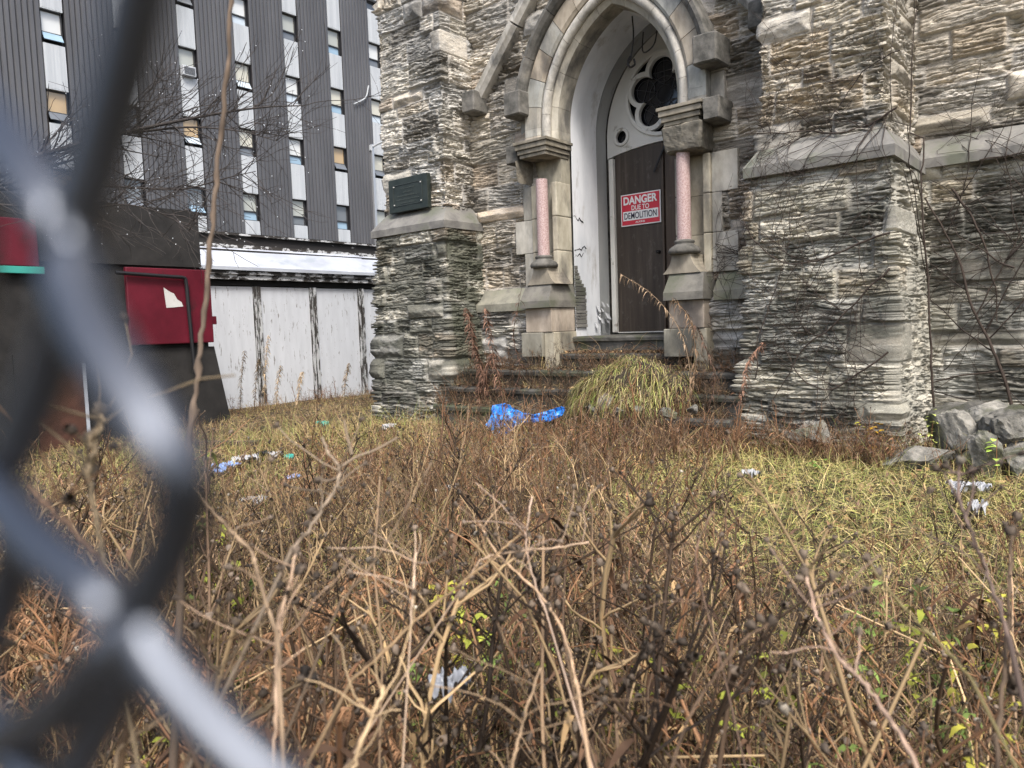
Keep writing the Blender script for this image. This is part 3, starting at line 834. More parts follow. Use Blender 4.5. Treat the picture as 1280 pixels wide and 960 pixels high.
# ------------------------------------------------------------------ sign on the door and plaque on the buttress
def text_mesh(mb, s_, x0, x1, zc, h, y, mi, bold=.0, space=1.0):
    cu = bpy.data.curves.new('t', 'FONT'); cu.body = s_; cu.size = 1; cu.offset = bold; cu.space_character = space
    t = bpy.data.objects.new('tmp', cu); COL.objects.link(t)
    me = bpy.data.meshes.new_from_object(t.evaluated_get(bpy.context.evaluated_depsgraph_get()))
    v = np.array([q.co[:] for q in me.vertices]); f = [tuple(p.vertices) for p in me.polygons]
    bpy.data.objects.remove(t); bpy.data.curves.remove(cu); bpy.data.meshes.remove(me)
    v[:, 0] = x0 + (v[:, 0] - v[:, 0].min()) / np.ptp(v[:, 0]) * (x1 - x0)
    v[:, 1] = zc + ((v[:, 1] - v[:, 1].min()) / np.ptp(v[:, 1]) - .5) * h
    mb.add(np.stack([v[:, 0], np.full(len(v), y), v[:, 1]], 1), f, mi)
sx0, sx1, sz0, sz1, sy = -4.835, -4.295, 1.185, 1.565, 7.955
sg = thing('warning_sign', (-4.565, sy, sz0), 'red and white DANGER DUE TO DEMOLITION sign fixed to the brown door', 'sign')
g = MB(); g.box((sx0, sy, sz0), (sx1, sy + .012, sz1), 0, W1, .003); g.build('sign_board', M['sign_white'], sg)
g = MB(); yf = sy - .002
def rect(x0, x1, z0, z1, y, mi): g.add([(x0, y, z0), (x1, y, z0), (x1, y, z1), (x0, y, z1)], [(0, 1, 2, 3)], mi)
wS, hS = sx1 - sx0, sz1 - sz0
rect(sx0 + .012, sx1 - .012, sz0 + .012, sz1 - .012, yf, 0)
rect(sx0 + .03, sx1 - .03, sz0 + .065, sz0 + .175, yf - .002, 1)
g.build('sign_field', [M['sign_red'], M['sign_white']], sg)
g = MB()
text_mesh(g, 'DANGER', sx0 + .04, sx1 - .04, sz1 - .078, .098, yf - .004, 0, .035)
text_mesh(g, 'DUE TO', sx0 + .15, sx1 - .15, sz1 - .168, .058, yf - .004, 0, .018)
text_mesh(g, 'DEMOLITION', sx0 + .05, sx1 - .05, sz0 + .12, .078, yf - .006, 1, .012)
text_mesh(g, 'ALKINS', sx0 + .20, sx1 - .21, sz0 + .038, .022, yf - .004, 0, .02)
g.build('sign_lettering', [M['sign_white'], M['sign_ink']], sg)

pq = thing('wall_plaque', (-6.875, 6.36, 1.50), 'dark bronze plaque on the left stone buttress beside the grey building', 'plaque')
px0, px1, pz0, pz1, py = -7.235, -6.535, 1.485, 1.895, 6.335
g = MB(); g.box((px0, py, pz0), (px1, py + .06, pz1), 0, W1, .006); g.build('plaque_plate', M['bronze'], pq)
g = MB()
a0, a1, b0, b1 = px0 + .085, px1 - .09, pz0 + .075, pz1 - .075
g.box((a0, py - .006, b0), (a1, py - .0005, b0 + .006)); g.box((a0, py - .006, b1 - .006), (a1, py - .0005, b1)); g.box((a0, py - .006, b0 + .0065), (a0 + .006, py - .0005, b1 - .0065)); g.box((a1 - .006, py - .006, b0 + .0065), (a1, py - .0005, b1 - .0065))
g.build('plaque_border', M['bronze_hi'], pq)
for cx, cz in ((a0 + .02, b0 + .02), (a1 - .02, b0 + .02), (a0 + .02, b1 - .02), (a1 - .02, b1 - .02)):
    g = MB(); g.box((cx - .007, py - .012, cz - .007), (cx + .007, py - .0005, cz + .007), 0, W1, .003); g.build('bolt', M['white_paint'], pq)
g = MB(); r2 = np.random.default_rng(6)
for k, (w0, zc) in enumerate(((.5, .80), (.34, .62), (.8, .45), (.86, .28), (.5, .12))):        # illegible raised lines
    x = (a0 + a1) / 2 - w0 * (a1 - a0) * .45; xe = (a0 + a1) / 2 + w0 * (a1 - a0) * .45; z = b0 + (b1 - b0) * zc
    while x < xe:
        l = r2.uniform(.006, .02); g.box((x, py - .004, z - .008), (x + l, py - .0005, z + r2.uniform(.002, .010))); x += l + r2.uniform(.003, .01)
g.build('worn_lettering', M['bronze_hi'], pq)

# ------------------------------------------------------------------ grey office building
XG = -32.0
gb = thing('office_building', (XG, 14, -1.4), 'tall grey ribbed metal office building with columns of white panels and windows', 'building')
colY = [16.45 + 2.667 * k for k in range(-8, 8)]      # left edges of the window columns
CW = .84; ZB, ZT = 4.83, 17.95
rg = np.random.default_rng(12)
for k, y0 in enumerate(colY):
    yn = colY[k + 1] if k + 1 < len(colY) else y0 + 2.667
    a, b = y0 + CW, yn
    g = MB(); g.box((XG - .3, a, ZB), (XG - .05, b, ZT), 1)
    n = 9; p = (b - a) / n
    for i in range(n):
        c0 = a + i * p; v = []
        prof = [(-.05, c0 + .02), (0, c0 + .055), (0, c0 + p - .035), (-.05, c0 + p)]
        for z in (ZB, ZT): v += [(XG + dx, yy, z) for dx, yy in prof]
        g.add(v, [(0, 1, 5, 4), (1, 2, 6, 5), (2, 3, 7, 6)], 0)
    g.build('siding_panel', [M['siding'], M['siding_dark']], gb)
    g = MB(); g.box((XG - .5, a - CW + .01, ZB), (XG - .42, a - .01, ZT)); g.build('column_backing', M['frame_dark'], gb)
    for f_ in range(-1, 5):
        zt = 5.47 + 2.99 * f_; zb = zt - 1.71
        z0, z1 = max(zb, ZB), min(zt, ZT)
        if z1 - z0 > .05:
            g = MB(); g.box((XG - .2, y0 + .02, z0), (XG - .03, y0 + CW - .05, z1), 0)
            for i in range(6): g.box((XG - .0295, y0 + .07 + i * .118, z0 + .04), (XG - .020, y0 + .12 + i * .118, z1 - .04), 0)
            g.build('spandrel_panel', M['spandrel'], gb)
        z0, z1 = zt, min(zt + 1.28, ZT)
        if z1 - z0 > .3 and z0 >= ZB:
            sill = z0 + .44
            kind = rg.random()
            g = MB()
            yl_, yr_ = y0 + .02, y0 + CW - .06
            for (ya, yb, za, zb2) in ((yl_, yr_, z0, z0 + .05), (yl_, yr_, z1 - .05, z1), (yl_, yl_ + .04, z0 + .052, z1 - .052), (yr_ - .04, yr_, z0 + .052, z1 - .052), (yl_ + .042, yr_ - .042, sill - .03, sill + .03)):
                g.box((XG - .26, ya, za), (XG - .16, yb, zb2), 0)
            wo_ = g.build('window', M['frame_dark'], gb)
            ip = int(rg.choice([0, 1, 5, 0, 2, 4, 5, 1])) if f_ > 0 else int(rg.choice([5, 2, 4, 3]))
            g = MB(); g.box((XG - .23, yl_ + .041, sill + .031), (XG - .22, yr_ - .041, z1 - .051)); g.build('pane', M['panes'][ip], wo_)
            low = M['pane_blue'] if rg.random() < .28 else (M['pane_sky'] if rg.random() < .5 else M['panes'][2])
            g = MB()
            if rg.random() < .5:
                g.prism([(0, 0), (.36, 0), (.36, .03), (0, .03)], (XG - .18, yl_ + .041, sill - .02), (.55, 0, -.835), (.835, 0, .55), (0, yr_ - yl_ - .082, 0))
            else: g.box((XG - .23, yl_ + .041, z0 + .051), (XG - .22, yr_ - .041, sill - .031))
            g.build('sash', low, wo_)
ya, yb = colY[0], colY[-1] + 2.667
g = MB(); g.box((XG - .6, ya - .3, ZT + .002), (XG + .08, yb, ZT + .28)); g.box((XG - .55, ya - .3, ZT + .282), (XG + .05, yb, ZT + .32)); g.build('roof_coping', M['flashing'], gb)
g = MB(); g.box((XG - 12, ya, -1.5), (XG - .6, yb, ZT)); g.box((XG - .6, ya, -1.5), (XG - .1, yb, ZB - .01)); g.build('wall', M['siding'], gb)
g = MB(); g.box((XG - .02, 26.85, ZB - .02), (XG + .14, 27.0, 10.2), 0, W1, .01); g.build('downpipe', M['frame_alu'], gb)
g = MB(); g.tube([(XG + .05, 26.9, 10.05), (XG + .6, 27.15, 10.25), (XG + 1.2, 27.4, 10.5)], .06, 8); g.box((XG - .02, 26.78, 9.85), (XG + .12, 27.02, 10.15), 0, W1, .01); g.build('lamp_arm', M['spandrel'], gb)
g = MB(); g.tube(smooth_path([(XG + .05, 26.9, 13.3), (XG + .1, 26.6, 12.6), (XG + .1, 25.8, 12.1)], 6), .035, 6); g.build('loose_cable', M['spandrel'], gb)
def aircon(y0, z, label):
    t = thing('air_conditioner', (XG, y0, z), label, 'air conditioner')
    g = MB(); g.box((XG - .1, y0, z), (XG + .20, y0 + .58, z + .42), 0, W1, .02); g.build('casing', M['spandrel'], t)
    g = MB()
    for i in range(7): g.box((XG + .201, y0 + .05, z + .05 + i * .045), (XG + .208, y0 + .53, z + .075 + i * .045))
    g.build('grille', M['frame_dark'], t)
aircon(colY[8] + .04, 5.47 + 2.99 * 2 + .0, 'white box air conditioner set in a window of the grey office building')

# ------------------------------------------------------------------ white garage
XW = -12.5
ga = thing('white_garage', (XW, 8.5, -1.35), 'low peeling white garage with boarded doors beside the church', 'garage')
g = MB(); g.box((XW - 4, 4.0, -1.5), (XW - .12, 13.0, 1.6)); g.build('wall', M['black_board'], ga)
posts = [5.35, 6.45, 7.60, 8.83, 10.02, 11.2, 12.4]
for a, b in zip(posts[:-1], posts[1:]):
    g = MB(); g.box((XW - .11, a + .075, -1.42), (XW, b - .075, .92)); g.build('door_panel', M['white_panel'], ga)
for p in posts:
    g = MB(); g.box((XW - .10, p - .055, -1.42), (XW + .035, p - .02, .93)); g.box((XW - .10, p + .012, -1.42), (XW + .045, p + .07, .93)); g.build('post', M['post_peel'], ga)
g = MB(); g.box((XW - .1, 4.0, .94), (XW + .02, 13.0, 1.04)); g.build('dark_gap_strip', M['black_board'], ga)  # black strip put in for the dark gap above the door panels
g = MB(); g.box((XW - .1, 4.0, 1.042), (XW + .12, 13.0, 1.13)); g.box((XW - .1, 4.0, 1.132), (XW + .16, 13.0, 1.215)); g.build('fascia_trim', M['white_peel'], ga)
g = MB()
for i, (y0, y1) in enumerate(((4.0, 7.6), (7.603, 10.2), (10.203, 13.0))):
    v = [(XW + .20, y0, 1.20), (XW + .20, y1, 1.20), (XW + .20, y1, 1.26), (XW + .20, y0, 1.26), (XW - .22, y0, 1.66), (XW - .22, y1, 1.66 + .02 * (i == 1)), (XW - .3, y0, 1.2), (XW - .3, y1, 1.2)]
    g.add(v, [(0, 1, 2, 3), (3, 2, 5, 4), (0, 3, 4, 6), (1, 7, 5, 2), (0, 6, 7, 1)])
g.build('roof_flashing', M['flashing'], ga)
g = MB(); g.box((XW - .6, 4.0, 1.63), (XW - .19, 13.0, 1.70)); g.build('roof_trim', M['white_peel'], ga)
g = MB(); g.box((XW - .9, 4.0, 1.702), (XW - .3, 13.0, 1.88)); g.build('parapet', M['black_peel'], ga)
g = MB(); g.box((XW - 4, 4.0, 1.882), (XW - .24, 13.0, 1.915)); g.build('parapet_cap', M['white_peel'], ga)

# ------------------------------------------------------------------ dark shed with red panel
XS = -10.4
sh = thing('black_shed', (XS, 4, -1.35), 'black boarded shed behind the weeds left of the garage', 'shed')
g = MB(); g.box((XS - 1.7, -3, -1.5), (XS, 5.50, 1.02)); g.build('wall', M['black_board'], sh)
g = MB(); g.box((XS - 1.8, -3, 1.022), (XS + .05, 5.44, 1.82)); g.build('upper_board', M['black_board'], sh)
g = MB(); g.prism([(3.0, -1.5), (5.80, -1.5), (5.56, -.12), (3.0, -.12)], (XS - .4, 0, 0), (0, 1, 0), (0, 0, 1), (.45, 0, 0)); g.build('footing', M['black_board'], sh)
rp = thing('maroon_panel', (XS + .06, 5.0, -.1), 'maroon metal panel with a black pipe and torn white sticker on the black shed', 'panel')  # painted metal panel fixed to the shed front
g = MB(); g.box((XS + .052, 4.35, -.06), (XS + .12, 5.53, .985), 0, W1, .015); g.box((XS + .052, 5.531, .2), (XS + .1, 5.60, .32), 0, W1, .01)
g.build('panel_sheet', M['maroon'], rp)
g = MB(); g.tube(smooth_path([(XS + .17, 4.2, .90), (XS + .17, 4.9, .87), (XS + .17, 5.10, .86), (XS + .17, 5.14, .80), (XS + .17, 5.15, .5), (XS + .17, 5.17, -.15), (XS + .17, 5.18, -.5)], 6), .026, 8); g.build('pipe', M['pipe'], rp)
g = MB(); g.prism([(4.86, .44), (5.10, .46), (5.08, .52), (5.02, .56), (4.98, .64), (4.93, .66), (4.84, .72)], (XS + .122, 0, 0), (0, 1, 0), (0, 0, 1), (.003, 0, 0)); g.build('sticker', M['sticker'], rp)
rp2 = thing('red_board', (XS + .06, 2.5, 1.0), 'dull red board with green strip on the black shed behind the fence wire', 'board')
g = MB(); g.box((XS + .052, 1.5, .95), (XS + .09, 3.35, 1.52), 0, W1, .01); g.build('board_sheet', M['maroon'], rp2)
g = MB(); g.box((XS + .052, 1.5, .86), (XS + .10, 3.4, .945), 0, W1, .005); g.build('green_strip', M['bag_teal'], rp2)
rp3 = thing('rusty_sheet', (XS + .06, 3.6, -.8), 'rusty brown metal sheet with a pale edge leaning on the black shed', 'metal sheet')
g = MB(); g.box((XS + .052, 3.2, -1.4), (XS + .09, 3.74, -.26), 0, W1, .008); g.build('panel_sheet', M['rust_panel'], rp3)
g = MB(); g.box((XS + .052, 3.742, -1.4), (XS + .10, 3.78, -.26)); g.build('pale_edge', M['flashing'], rp3)

# ------------------------------------------------------------------ chain link fence right at the camera
FY = .030
fe = thing('chain_link_fence', (-.08, FY, -1.3), 'galvanised chain link fence with a torn edge, out of focus close by', 'fence')
FP, FH = .0374, np.array([.0175, -.0023])          # pitch down the wire, reach of one zigzag to the side
def fence_wire(k):
    pts = []
    for i in range(-22, 34):
        for h in (0, 1):
            fx, fz = (.0175, -.0023) if k == 0 else (.0300, .0105); x = -.0834 - k * .0300 + h * fx
            z = .0101 - (i + .5 * h) * FP + h * fz + k * (.5 * FP - .0105)
            pts.append((x - .23 * .09 * math.tanh((z - .0101) / .09), FY, z))
    # the torn edge is bent: its two outer wires pass through these points
    bent = {0: {-1: (190, -230, .031), 0: (88, 305, .030), 1: (226, 590, .030), 2: (165, 775, .030), 3: (470, 1085, .040)},
            1: {-2: (-75, 10, .031), -1: (86, 302, .030), 0: (0, 600, .028), 1: (162, 772, .030), 2: (-70, 1010, .030)}}.get(k, {})
    for j, (bx, by, bY) in bent.items(): pts[44 + j] = on_y(bx, by, bY)
    pts = np.array(pts); P = []
    for j in range(len(pts) - 1):
        a, b = pts[j], pts[j + 1]
        for t in np.linspace(0, 1, 10, endpoint=False):
            e = .5 - .5 * math.cos(math.pi * t); e = .45 * e + .55 * t
            q = np.array([a[0] * (1 - e) + b[0] * e, 0, a[2] * (1 - t) + b[2] * t])
            q[1] = a[1] * (1 - t) + b[1] * t + .0017 * math.sin(math.pi * (t - .0)) * (1 if j % 2 else -1)
            P.append(q)
    return np.array(P)
for k in range(24):
    P = fence_wire(k)
    mbw = MB(); mbw.tube(P, .0027, 12); mbw.build('wire', M['wire'], fe, smooth=True)

# ------------------------------------------------------------------ plants
class PB:
    """quads only, for plants: vertices, faces and a colour per vertex"""
    def __init__(s): s.v = []; s.f = []; s.c = []; s.n = 0
    def quads(s, v, f, col):
        v = np.asarray(v, float).reshape(-1, 3)
        s.v.append(v); s.f.append(np.asarray(f, int).reshape(-1, 4) + s.n)
        s.c.append(np.broadcast_to(np.asarray(col, float), (len(v), 3))); s.n += len(v)
    def tube(s, pts, rad, sides, col, col2=None):
        P = np.asarray(pts, float); n = len(P)
        r = np.broadcast_to(np.asarray(rad, float), (n,))
        T = np.gradient(P, axis=0); T /= np.linalg.norm(T, axis=1)[:, None] + 1e-9
        ref = np.array([.3, .9, .1]) if abs(T[0, 2]) > .6 else np.array([0, 0, 1.0])
        A = np.cross(T, ref); A /= np.linalg.norm(A, axis=1)[:, None] + 1e-9; B = np.cross(T, A)
        an = np.arange(sides) * 2 * math.pi / sides
        V = P[:, None] + r[:, None, None] * (np.cos(an)[None, :, None] * A[:, None] + np.sin(an)[None, :, None] * B[:, None])
        i = np.arange(n * sides).reshape(n, sides); j = np.roll(i, -1, 1)
        f = np.stack([i[:-1], j[:-1], j[1:], i[1:]], -1)
        c = np.asarray(col, float)
        if col2 is not None:
            t = np.repeat(np.linspace(0, 1, n), sides)[:, None]; c = c * (1 - t) + np.asarray(col2) * t
        s.quads(V, f, c)
    def head(s, p, r, col, d=(0, 0, 1), k=5):
        d = np.asarray(d, float); d /= np.linalg.norm(d) + 1e-9
        pts = [np.asarray(p) + d * r * q for q in (-1.1, -.5, .3, .8)]
        s.tube(pts, [r * .2, r * .75, r * .95, r * .6], k, col)
        h = hsh(np.arange(len(s.v[-1])), int(abs(p[0]) * 1e5), int(abs(p[2]) * 1e5), 7)
        s.v[-1] = np.asarray(p) + (s.v[-1] - p) * (.6 + .75 * h)[:, None]
        s.c[-1] = np.asarray(s.c[-1]) * (.6 + .8 * h[::-1])[:, None]
    def leaf(s, p, d, L, w_, col, droop=.6, rng=None, curl=.5, n=3):
        d = np.asarray(d, float); d /= np.linalg.norm(d) + 1e-9
        side = np.cross(d, (0, 0, 1.0)); nn = np.linalg.norm(side)
        side = side / nn if nn > .1 else np.array([1.0, 0, 0])
        up = np.cross(side, d); V = []; p = np.asarray(p, float)
        for i in range(n + 1):
            t = i / n
            c = p + d * L * t * (1 - .25 * t * droop) + np.array([0, 0, -1]) * L * droop * t * t
            ww = w_ * (math.sin(math.pi * min(.12 + .88 * t, .985)) ** .8)
            cu = side * math.cos(curl * t * 2) + up * math.sin(curl * t * 2)
            V += [c - cu * ww, c + cu * ww]
        s.quads(V, [(2 * i, 2 * i + 1, 2 * i + 3, 2 * i + 2) for i in range(n)], col)
    def arrays(s): return np.vstack(s.v), np.vstack(s.f), np.vstack(s.c)
    def build(s, name, mt, parent=None, loc=None):
        v, f, c = s.arrays(); return make(name, v, f, mt, parent, c, loc=loc)

def bendy(p, d, L, n, rng, wob=.18, grav=0.0):
    p = np.asarray(p, float); d = np.asarray(d, float); d = d / np.linalg.norm(d); out = [p]
    for i in range(n):
        d = d + rng.normal(0, wob, 3) / math.sqrt(n) + np.array([0, 0, grav / n]); d /= np.linalg.norm(d)
        out.append(out[-1] + d * L / n)
    return np.array(out), d
DARK = np.array([.068, .044, .027]); RED = np.array([.185, .096, .048]); TAN = np.array([.52, .365, .195]); PNK = np.array([.50, .34, .205]); GRY = np.array([.17, .135, .095])
HEADC = np.array([.105, .080, .058]); PALE = np.array([.46, .40, .31]); LEAFB = np.array([.15, .085, .048]); LEAFT = np.array([.38, .25, .12])
def seed_weed(seed, h, lod=1.0):
    """branched stalk with round seed heads"""
    g = PB(); r = np.random.default_rng(seed)
    base = [DARK, RED, RED * .7, DARK * .6, RED * 1.3, TAN * .65, DARK * 1.3, TAN * .85][r.integers(8)] * r.uniform(.8, 1.2); tip = [base * 1.4, TAN * .85, PNK * .75, DARK, RED * 1.2, TAN * .7][r.integers(6)]
    ns = r.integers(1, 4) if lod > .5 else 1
    for s_ in range(ns):
        lean = r.normal(0, .26, 2)
        P, d = bendy((r.normal(0, .02), r.normal(0, .02), -.03), (lean[0], lean[1], 1), h * r.uniform(.7, 1), 8, r, .22)
        g.tube(P, np.linspace(.0046, .0024, len(P)) * r.uniform(.7, 1.4), 4, base, tip)
        g.head(P[-1], r.uniform(.004, .0072), HEADC * r.uniform(.6, 1.6), d + r.normal(0, .5, 3))
        nb = int(r.integers(10, 17) * (1 if lod > .5 else .55))
        for b in range(nb):
            t = 1 - .72 * r.random() ** 1.6; k = t * (len(P) - 1); i = int(k); q = P[i] + (P[min(i + 1, len(P) - 1)] - P[i]) * (k - i)
            a = r.uniform(0, 2 * math.pi); up = r.uniform(.5, 1.5)
            L = r.uniform(.06, .24) * (1.15 - .5 * t) * (h / .7) ** .5
            B, d2 = bendy(q, (math.cos(a), math.sin(a), up), L, 4, r, .35, .4)
            g.tube(B, np.linspace(.0021, .0012, 5), 3, tip * r.uniform(.6, 1.1))
            g.head(B[-1], r.uniform(.0026, .0056), (HEADC if r.random() < .96 else PALE * .6) * r.uniform(.4, 1.5), d2 + r.normal(0, .5, 3))
            if lod > .5:
                for c_ in range(r.integers(0, 3)):
                    q2 = B[r.integers(1, 4)]; a2 = r.uniform(0, 6.28)
                    E, d3 = bendy(q2, (math.cos(a2), math.sin(a2), 1.1), L * r.uniform(.3, .6), 2, r, .3)
                    g.tube(E, [.0011, .0009, .0007], 3, tip * r.uniform(.6, 1.1)); (g.head(E[-1], r.uniform(.0026, .005), HEADC * r.uniform(.6, 1.8), d3 + r.normal(0, .5, 3)) if r.random() < .6 else None)
        for l in range(int(r.integers(3, 9) * lod)):
            q = P[r.integers(1, len(P) - 1)]; a = r.uniform(0, 6.28)
            g.leaf(q, (math.cos(a), math.sin(a), .1), r.uniform(.02, .055), r.uniform(.002, .005), (LEAFB if r.random() < .7 else LEAFT) * r.uniform(.6, 1.3), 1.0, curl=r.uniform(.3, 1.1))
    return g
def leafy_weed(seed, h, lod=1.0):
    """stems hung with withered leaves"""
    g = PB(); r = np.random.default_rng(seed)
    col = [RED, DARK * 1.2, RED * 1.2, LEAFB][r.integers(4)]
    for s_ in range(r.integers(2, 5) if lod > .5 else 2):
        lean = r.normal(0, .3, 2)
        P, d = bendy((r.normal(0, .03), r.normal(0, .03), -.03), (lean[0], lean[1], 1), h * r.uniform(.55, 1), 8, r, .3, -.1)
        g.tube(P, np.linspace(.003, .0012, len(P)), 4, col * .9, col * 1.3)
        lc = [LEAFB, LEAFB * .6, LEAFT * .8, np.array([.2, .1, .05])][r.integers(4)]
        for l in range(int(r.integers(26, 46) * lod)):
            k = r.uniform(1, len(P) - 1.01); i = int(k); q = P[i] + (P[i + 1] - P[i]) * (k - i); a = r.uniform(0, 6.28)
            g.leaf(q, (math.cos(a), math.sin(a), r.uniform(-.3, .4)), r.uniform(.018, .055), r.uniform(.0018, .0045), lc * r.uniform(.5, 1.5), r.uniform(.6, 1.3), curl=r.uniform(.2, 1.3))
        for b in range(int(r.integers(3, 8) * lod)):
            q = P[r.integers(3, len(P))]; a = r.uniform(0, 6.28)
            B, _ = bendy(q, (math.cos(a), math.sin(a), .8), r.uniform(.05, .2), 3, r, .4); g.tube(B, [.0014, .0012, .001, .0008], 3, col * r.uniform(.7, 1.4))
    return g
def cane_weed(seed, h, lod=1.0):
    """bare tan canes and dry grass culms, some snapped over"""
    g = PB(); r = np.random.default_rng(seed)
    for s_ in range(int(r.integers(4, 8) * (1 if lod > .5 else .6))):
        lean = r.normal(0, .4, 2); col = [TAN * .8, PNK * .6, TAN * .45, RED, DARK * 1.4][r.integers(5)] * r.uniform(.7, 1.15)
        P, d = bendy((r.normal(0, .05), r.normal(0, .05), -.03), (lean[0], lean[1], 1), h * r.uniform(.5, 1.05), 7, r, .3, -.15)
        if r.random() < .35:
            k = r.integers(3, 6); dd = np.array([math.cos(s_ * 2.1), math.sin(s_ * 2.1), r.uniform(-.5, .2)]); L = h * r.uniform(.2, .5)
            P = np.vstack([P[:k + 1], P[k] + dd * L * .5, P[k] + dd * L])
        g.tube(P, np.linspace(.0034, .0016, len(P)) * r.uniform(.6, 1.3), 4, col)
        if r.random() < .4: g.head(P[-1], r.uniform(.003, .005), HEADC * r.uniform(.8, 2.2), d)
    for l in range(int(r.integers(5, 12) * lod)):
        a = r.uniform(0, 6.28)
        g.leaf((r.normal(0, .04), r.normal(0, .04), 0), (math.cos(a) * .5, math.sin(a) * .5, 1), r.uniform(.15, .4), .0022, TAN * np.array([1.1, 1.1, .8]) * r.uniform(.5, 1.2), .5, curl=.2, n=5)
    return g
def green_sprig(seed, h):
    g = PB(); r = np.random.default_rng(seed)
    col = [np.array([.25, .27, .04]), np.array([.15, .21, .05]), np.array([.36, .33, .05])][seed % 3]
    for s_ in range(3):
        P, d = bendy((0, 0, 0), (r.normal(0, .3), r.normal(0, .3), 1), h * r.uniform(.6, 1), 5, r, .2)
        g.tube(P, np.linspace(.002, .001, 6), 4, np.array([.14, .13, .05]))
        for l in range(14):
            q = P[r.integers(1, 6)]; a = r.uniform(0, 6.28)
            g.leaf(q, (math.cos(a), math.sin(a), .5), r.uniform(.018, .042), r.uniform(.004, .008), col * r.uniform(.5, 1.2), r.uniform(.3, .8), curl=.2)
    return g

LIMX = [-40, 0, 60, 160, 230, 300, 400, 470, 560, 640, 700, 750, 860, 890, 920, 1010, 1100, 1170, 1215, 1290]
LIMY = [550, 550, 520, 550, 585, 600, 570, 585, 580, 570, 560, 545, 550, 585, 670, 695, 700, 645, 620, 620]
rng = np.random.default_rng(77)
variants = {}
for kind, fn, hs in (('seed', seed_weed, (.5, .6, .7, .8, .9, .75, .65, .55, .85, .7)), ('leaf', leafy_weed, (.35, .5, .6, .7, .45, .55)), ('cane', cane_weed, (.4, .5, .65, .75, .55, .6))):
    variants[kind] = []
    for i, h in enumerate(hs):
        g = fn(100 + i * 7 + len(kind), h)
        variants[kind].append((h, g.arrays()))
lowvar = {'seed': [(h, seed_weed(300 + i, h, .45).arrays()) for i, h in enumerate((.4, .5, .6, .7))], 'leaf': [(h, leafy_weed(330 + i, h, .5).arrays()) for i, h in enumerate((.3, .4, .5, .6))], 'cane': [(h, cane_weed(360 + i, h, .5).arrays()) for i, h in enumerate((.35, .45, .55))]}
WEED = {'seed': ('seed_head_weed', 'dry dark weed stalk with round grey seed heads in the thicket', 'weed', 'seed head weeds in the thicket'),
        'leaf': ('withered_weed', 'dry reddish brown weed hung with withered leaves in the thicket', 'weed', 'withered leafy weeds in the thicket'),
        'cane': ('cane_weed', 'clump of bare tan dry canes in the thicket', 'weed', 'tan cane clumps in the thicket')}
cand = []
while len(cand) < 5200:
    D = .98 + 5.3 * rng.random() ** .8; px = rng.uniform(-110, 1390)
    d = ray(px, 600); d = d / np.hypot(d[0], d[1])
    x, y = d[0] * D, d[1] * D
    if y > 5.9 or x < -6.9: continue
    cand.append((D, x, y, px))
cand.sort()
placed = []; cell = {}
for D, x, y, px in cand:
    sp = .12 if D < 2.6 else (.15 if D < 4 else .2)
    if any(abs(x - a) < sp and abs(y - b) < sp and (x - a) ** 2 + (y - b) ** 2 < sp * sp for a, b in cell.get((int(x // .3), int(y // .3)), [])): continue
    z = float(gz(x, y)); u, v, _ = to_px((x, y, z))
    lim = np.interp(u, LIMX, LIMY) + rng.normal(0, 22)
    if rng.random() < .36: lim -= rng.uniform(20, 110)
    # height allowed so that the top stays below the silhouette of the thicket
    dn = ray(u, lim); dn = dn / np.hypot(dn[0], dn[1]); ztop = dn[2] * D
    hmax = ztop - z
    if hmax < .16: continue
    if -7.6 < x < -5.0 and y > 3.2 and rng.random() < .5: continue       # trodden clearing before the garage
    if x > -2.6 and 3.4 < y < 5.4 and rng.random() < .62: continue          # open grass before the right buttress
    kind = rng.choice(['seed', 'leaf', 'cane'], p=[.56, .24, .20]) if D < 3.6 else rng.choice(['seed', 'leaf', 'cane'], p=[.42, .42, .16])
    h = min(hmax * rng.uniform(.55, 1.0), 1.1)
    placed.append((D, x, y, z, kind, h))
    for a in (-1, 0, 1):
        for b in (-1, 0, 1): cell.setdefault((int(x // .3) + a, int(y // .3) + b), []).append((x, y))
protos = {}; stuff = PB(); count = {'seed': 0, 'leaf': 0, 'cane': 0}
CAP = {'seed': 260, 'leaf': 130, 'cane': 110}
for D, x, y, z, kind, h in placed:
    if count[kind] < CAP[kind]:
        count[kind] += 1
        k = int(rng.integers(len(variants[kind]))); vh, arr = variants[kind][k]
        nm, lb_, ct, gr = WEED[kind]
        if (kind, k) not in protos:
            o = make(nm, *arr[:2], M['plant'], None, arr[2]); protos[(kind, k)] = o
        else:
            o = protos[(kind, k)].copy(); COL.objects.link(o)
        o.location = (x, y, z); o.rotation_euler = (rng.normal(0, .08), rng.normal(0, .08), rng.uniform(0, 6.28))
        s_ = h / vh; o.scale = (max(s_, .75) * rng.uniform(.9, 1.1), max(s_, .75), s_)
        tag(o, lb_, ct, gr)
    else:
        vh, (v, f, c) = lowvar[kind][rng.integers(len(lowvar[kind]))]
        s_ = h / vh; a = rng.uniform(0, 6.28); ca, sa = math.cos(a), math.sin(a)
        sx = max(s_, .8)
        V = np.stack([x + sx * (v[:, 0] * ca - v[:, 1] * sa), y + sx * (v[:, 0] * sa + v[:, 1] * ca), z + v[:, 2] * s_], 1)
        stuff.quads(V, f, c * rng.uniform(.7, 1.3))
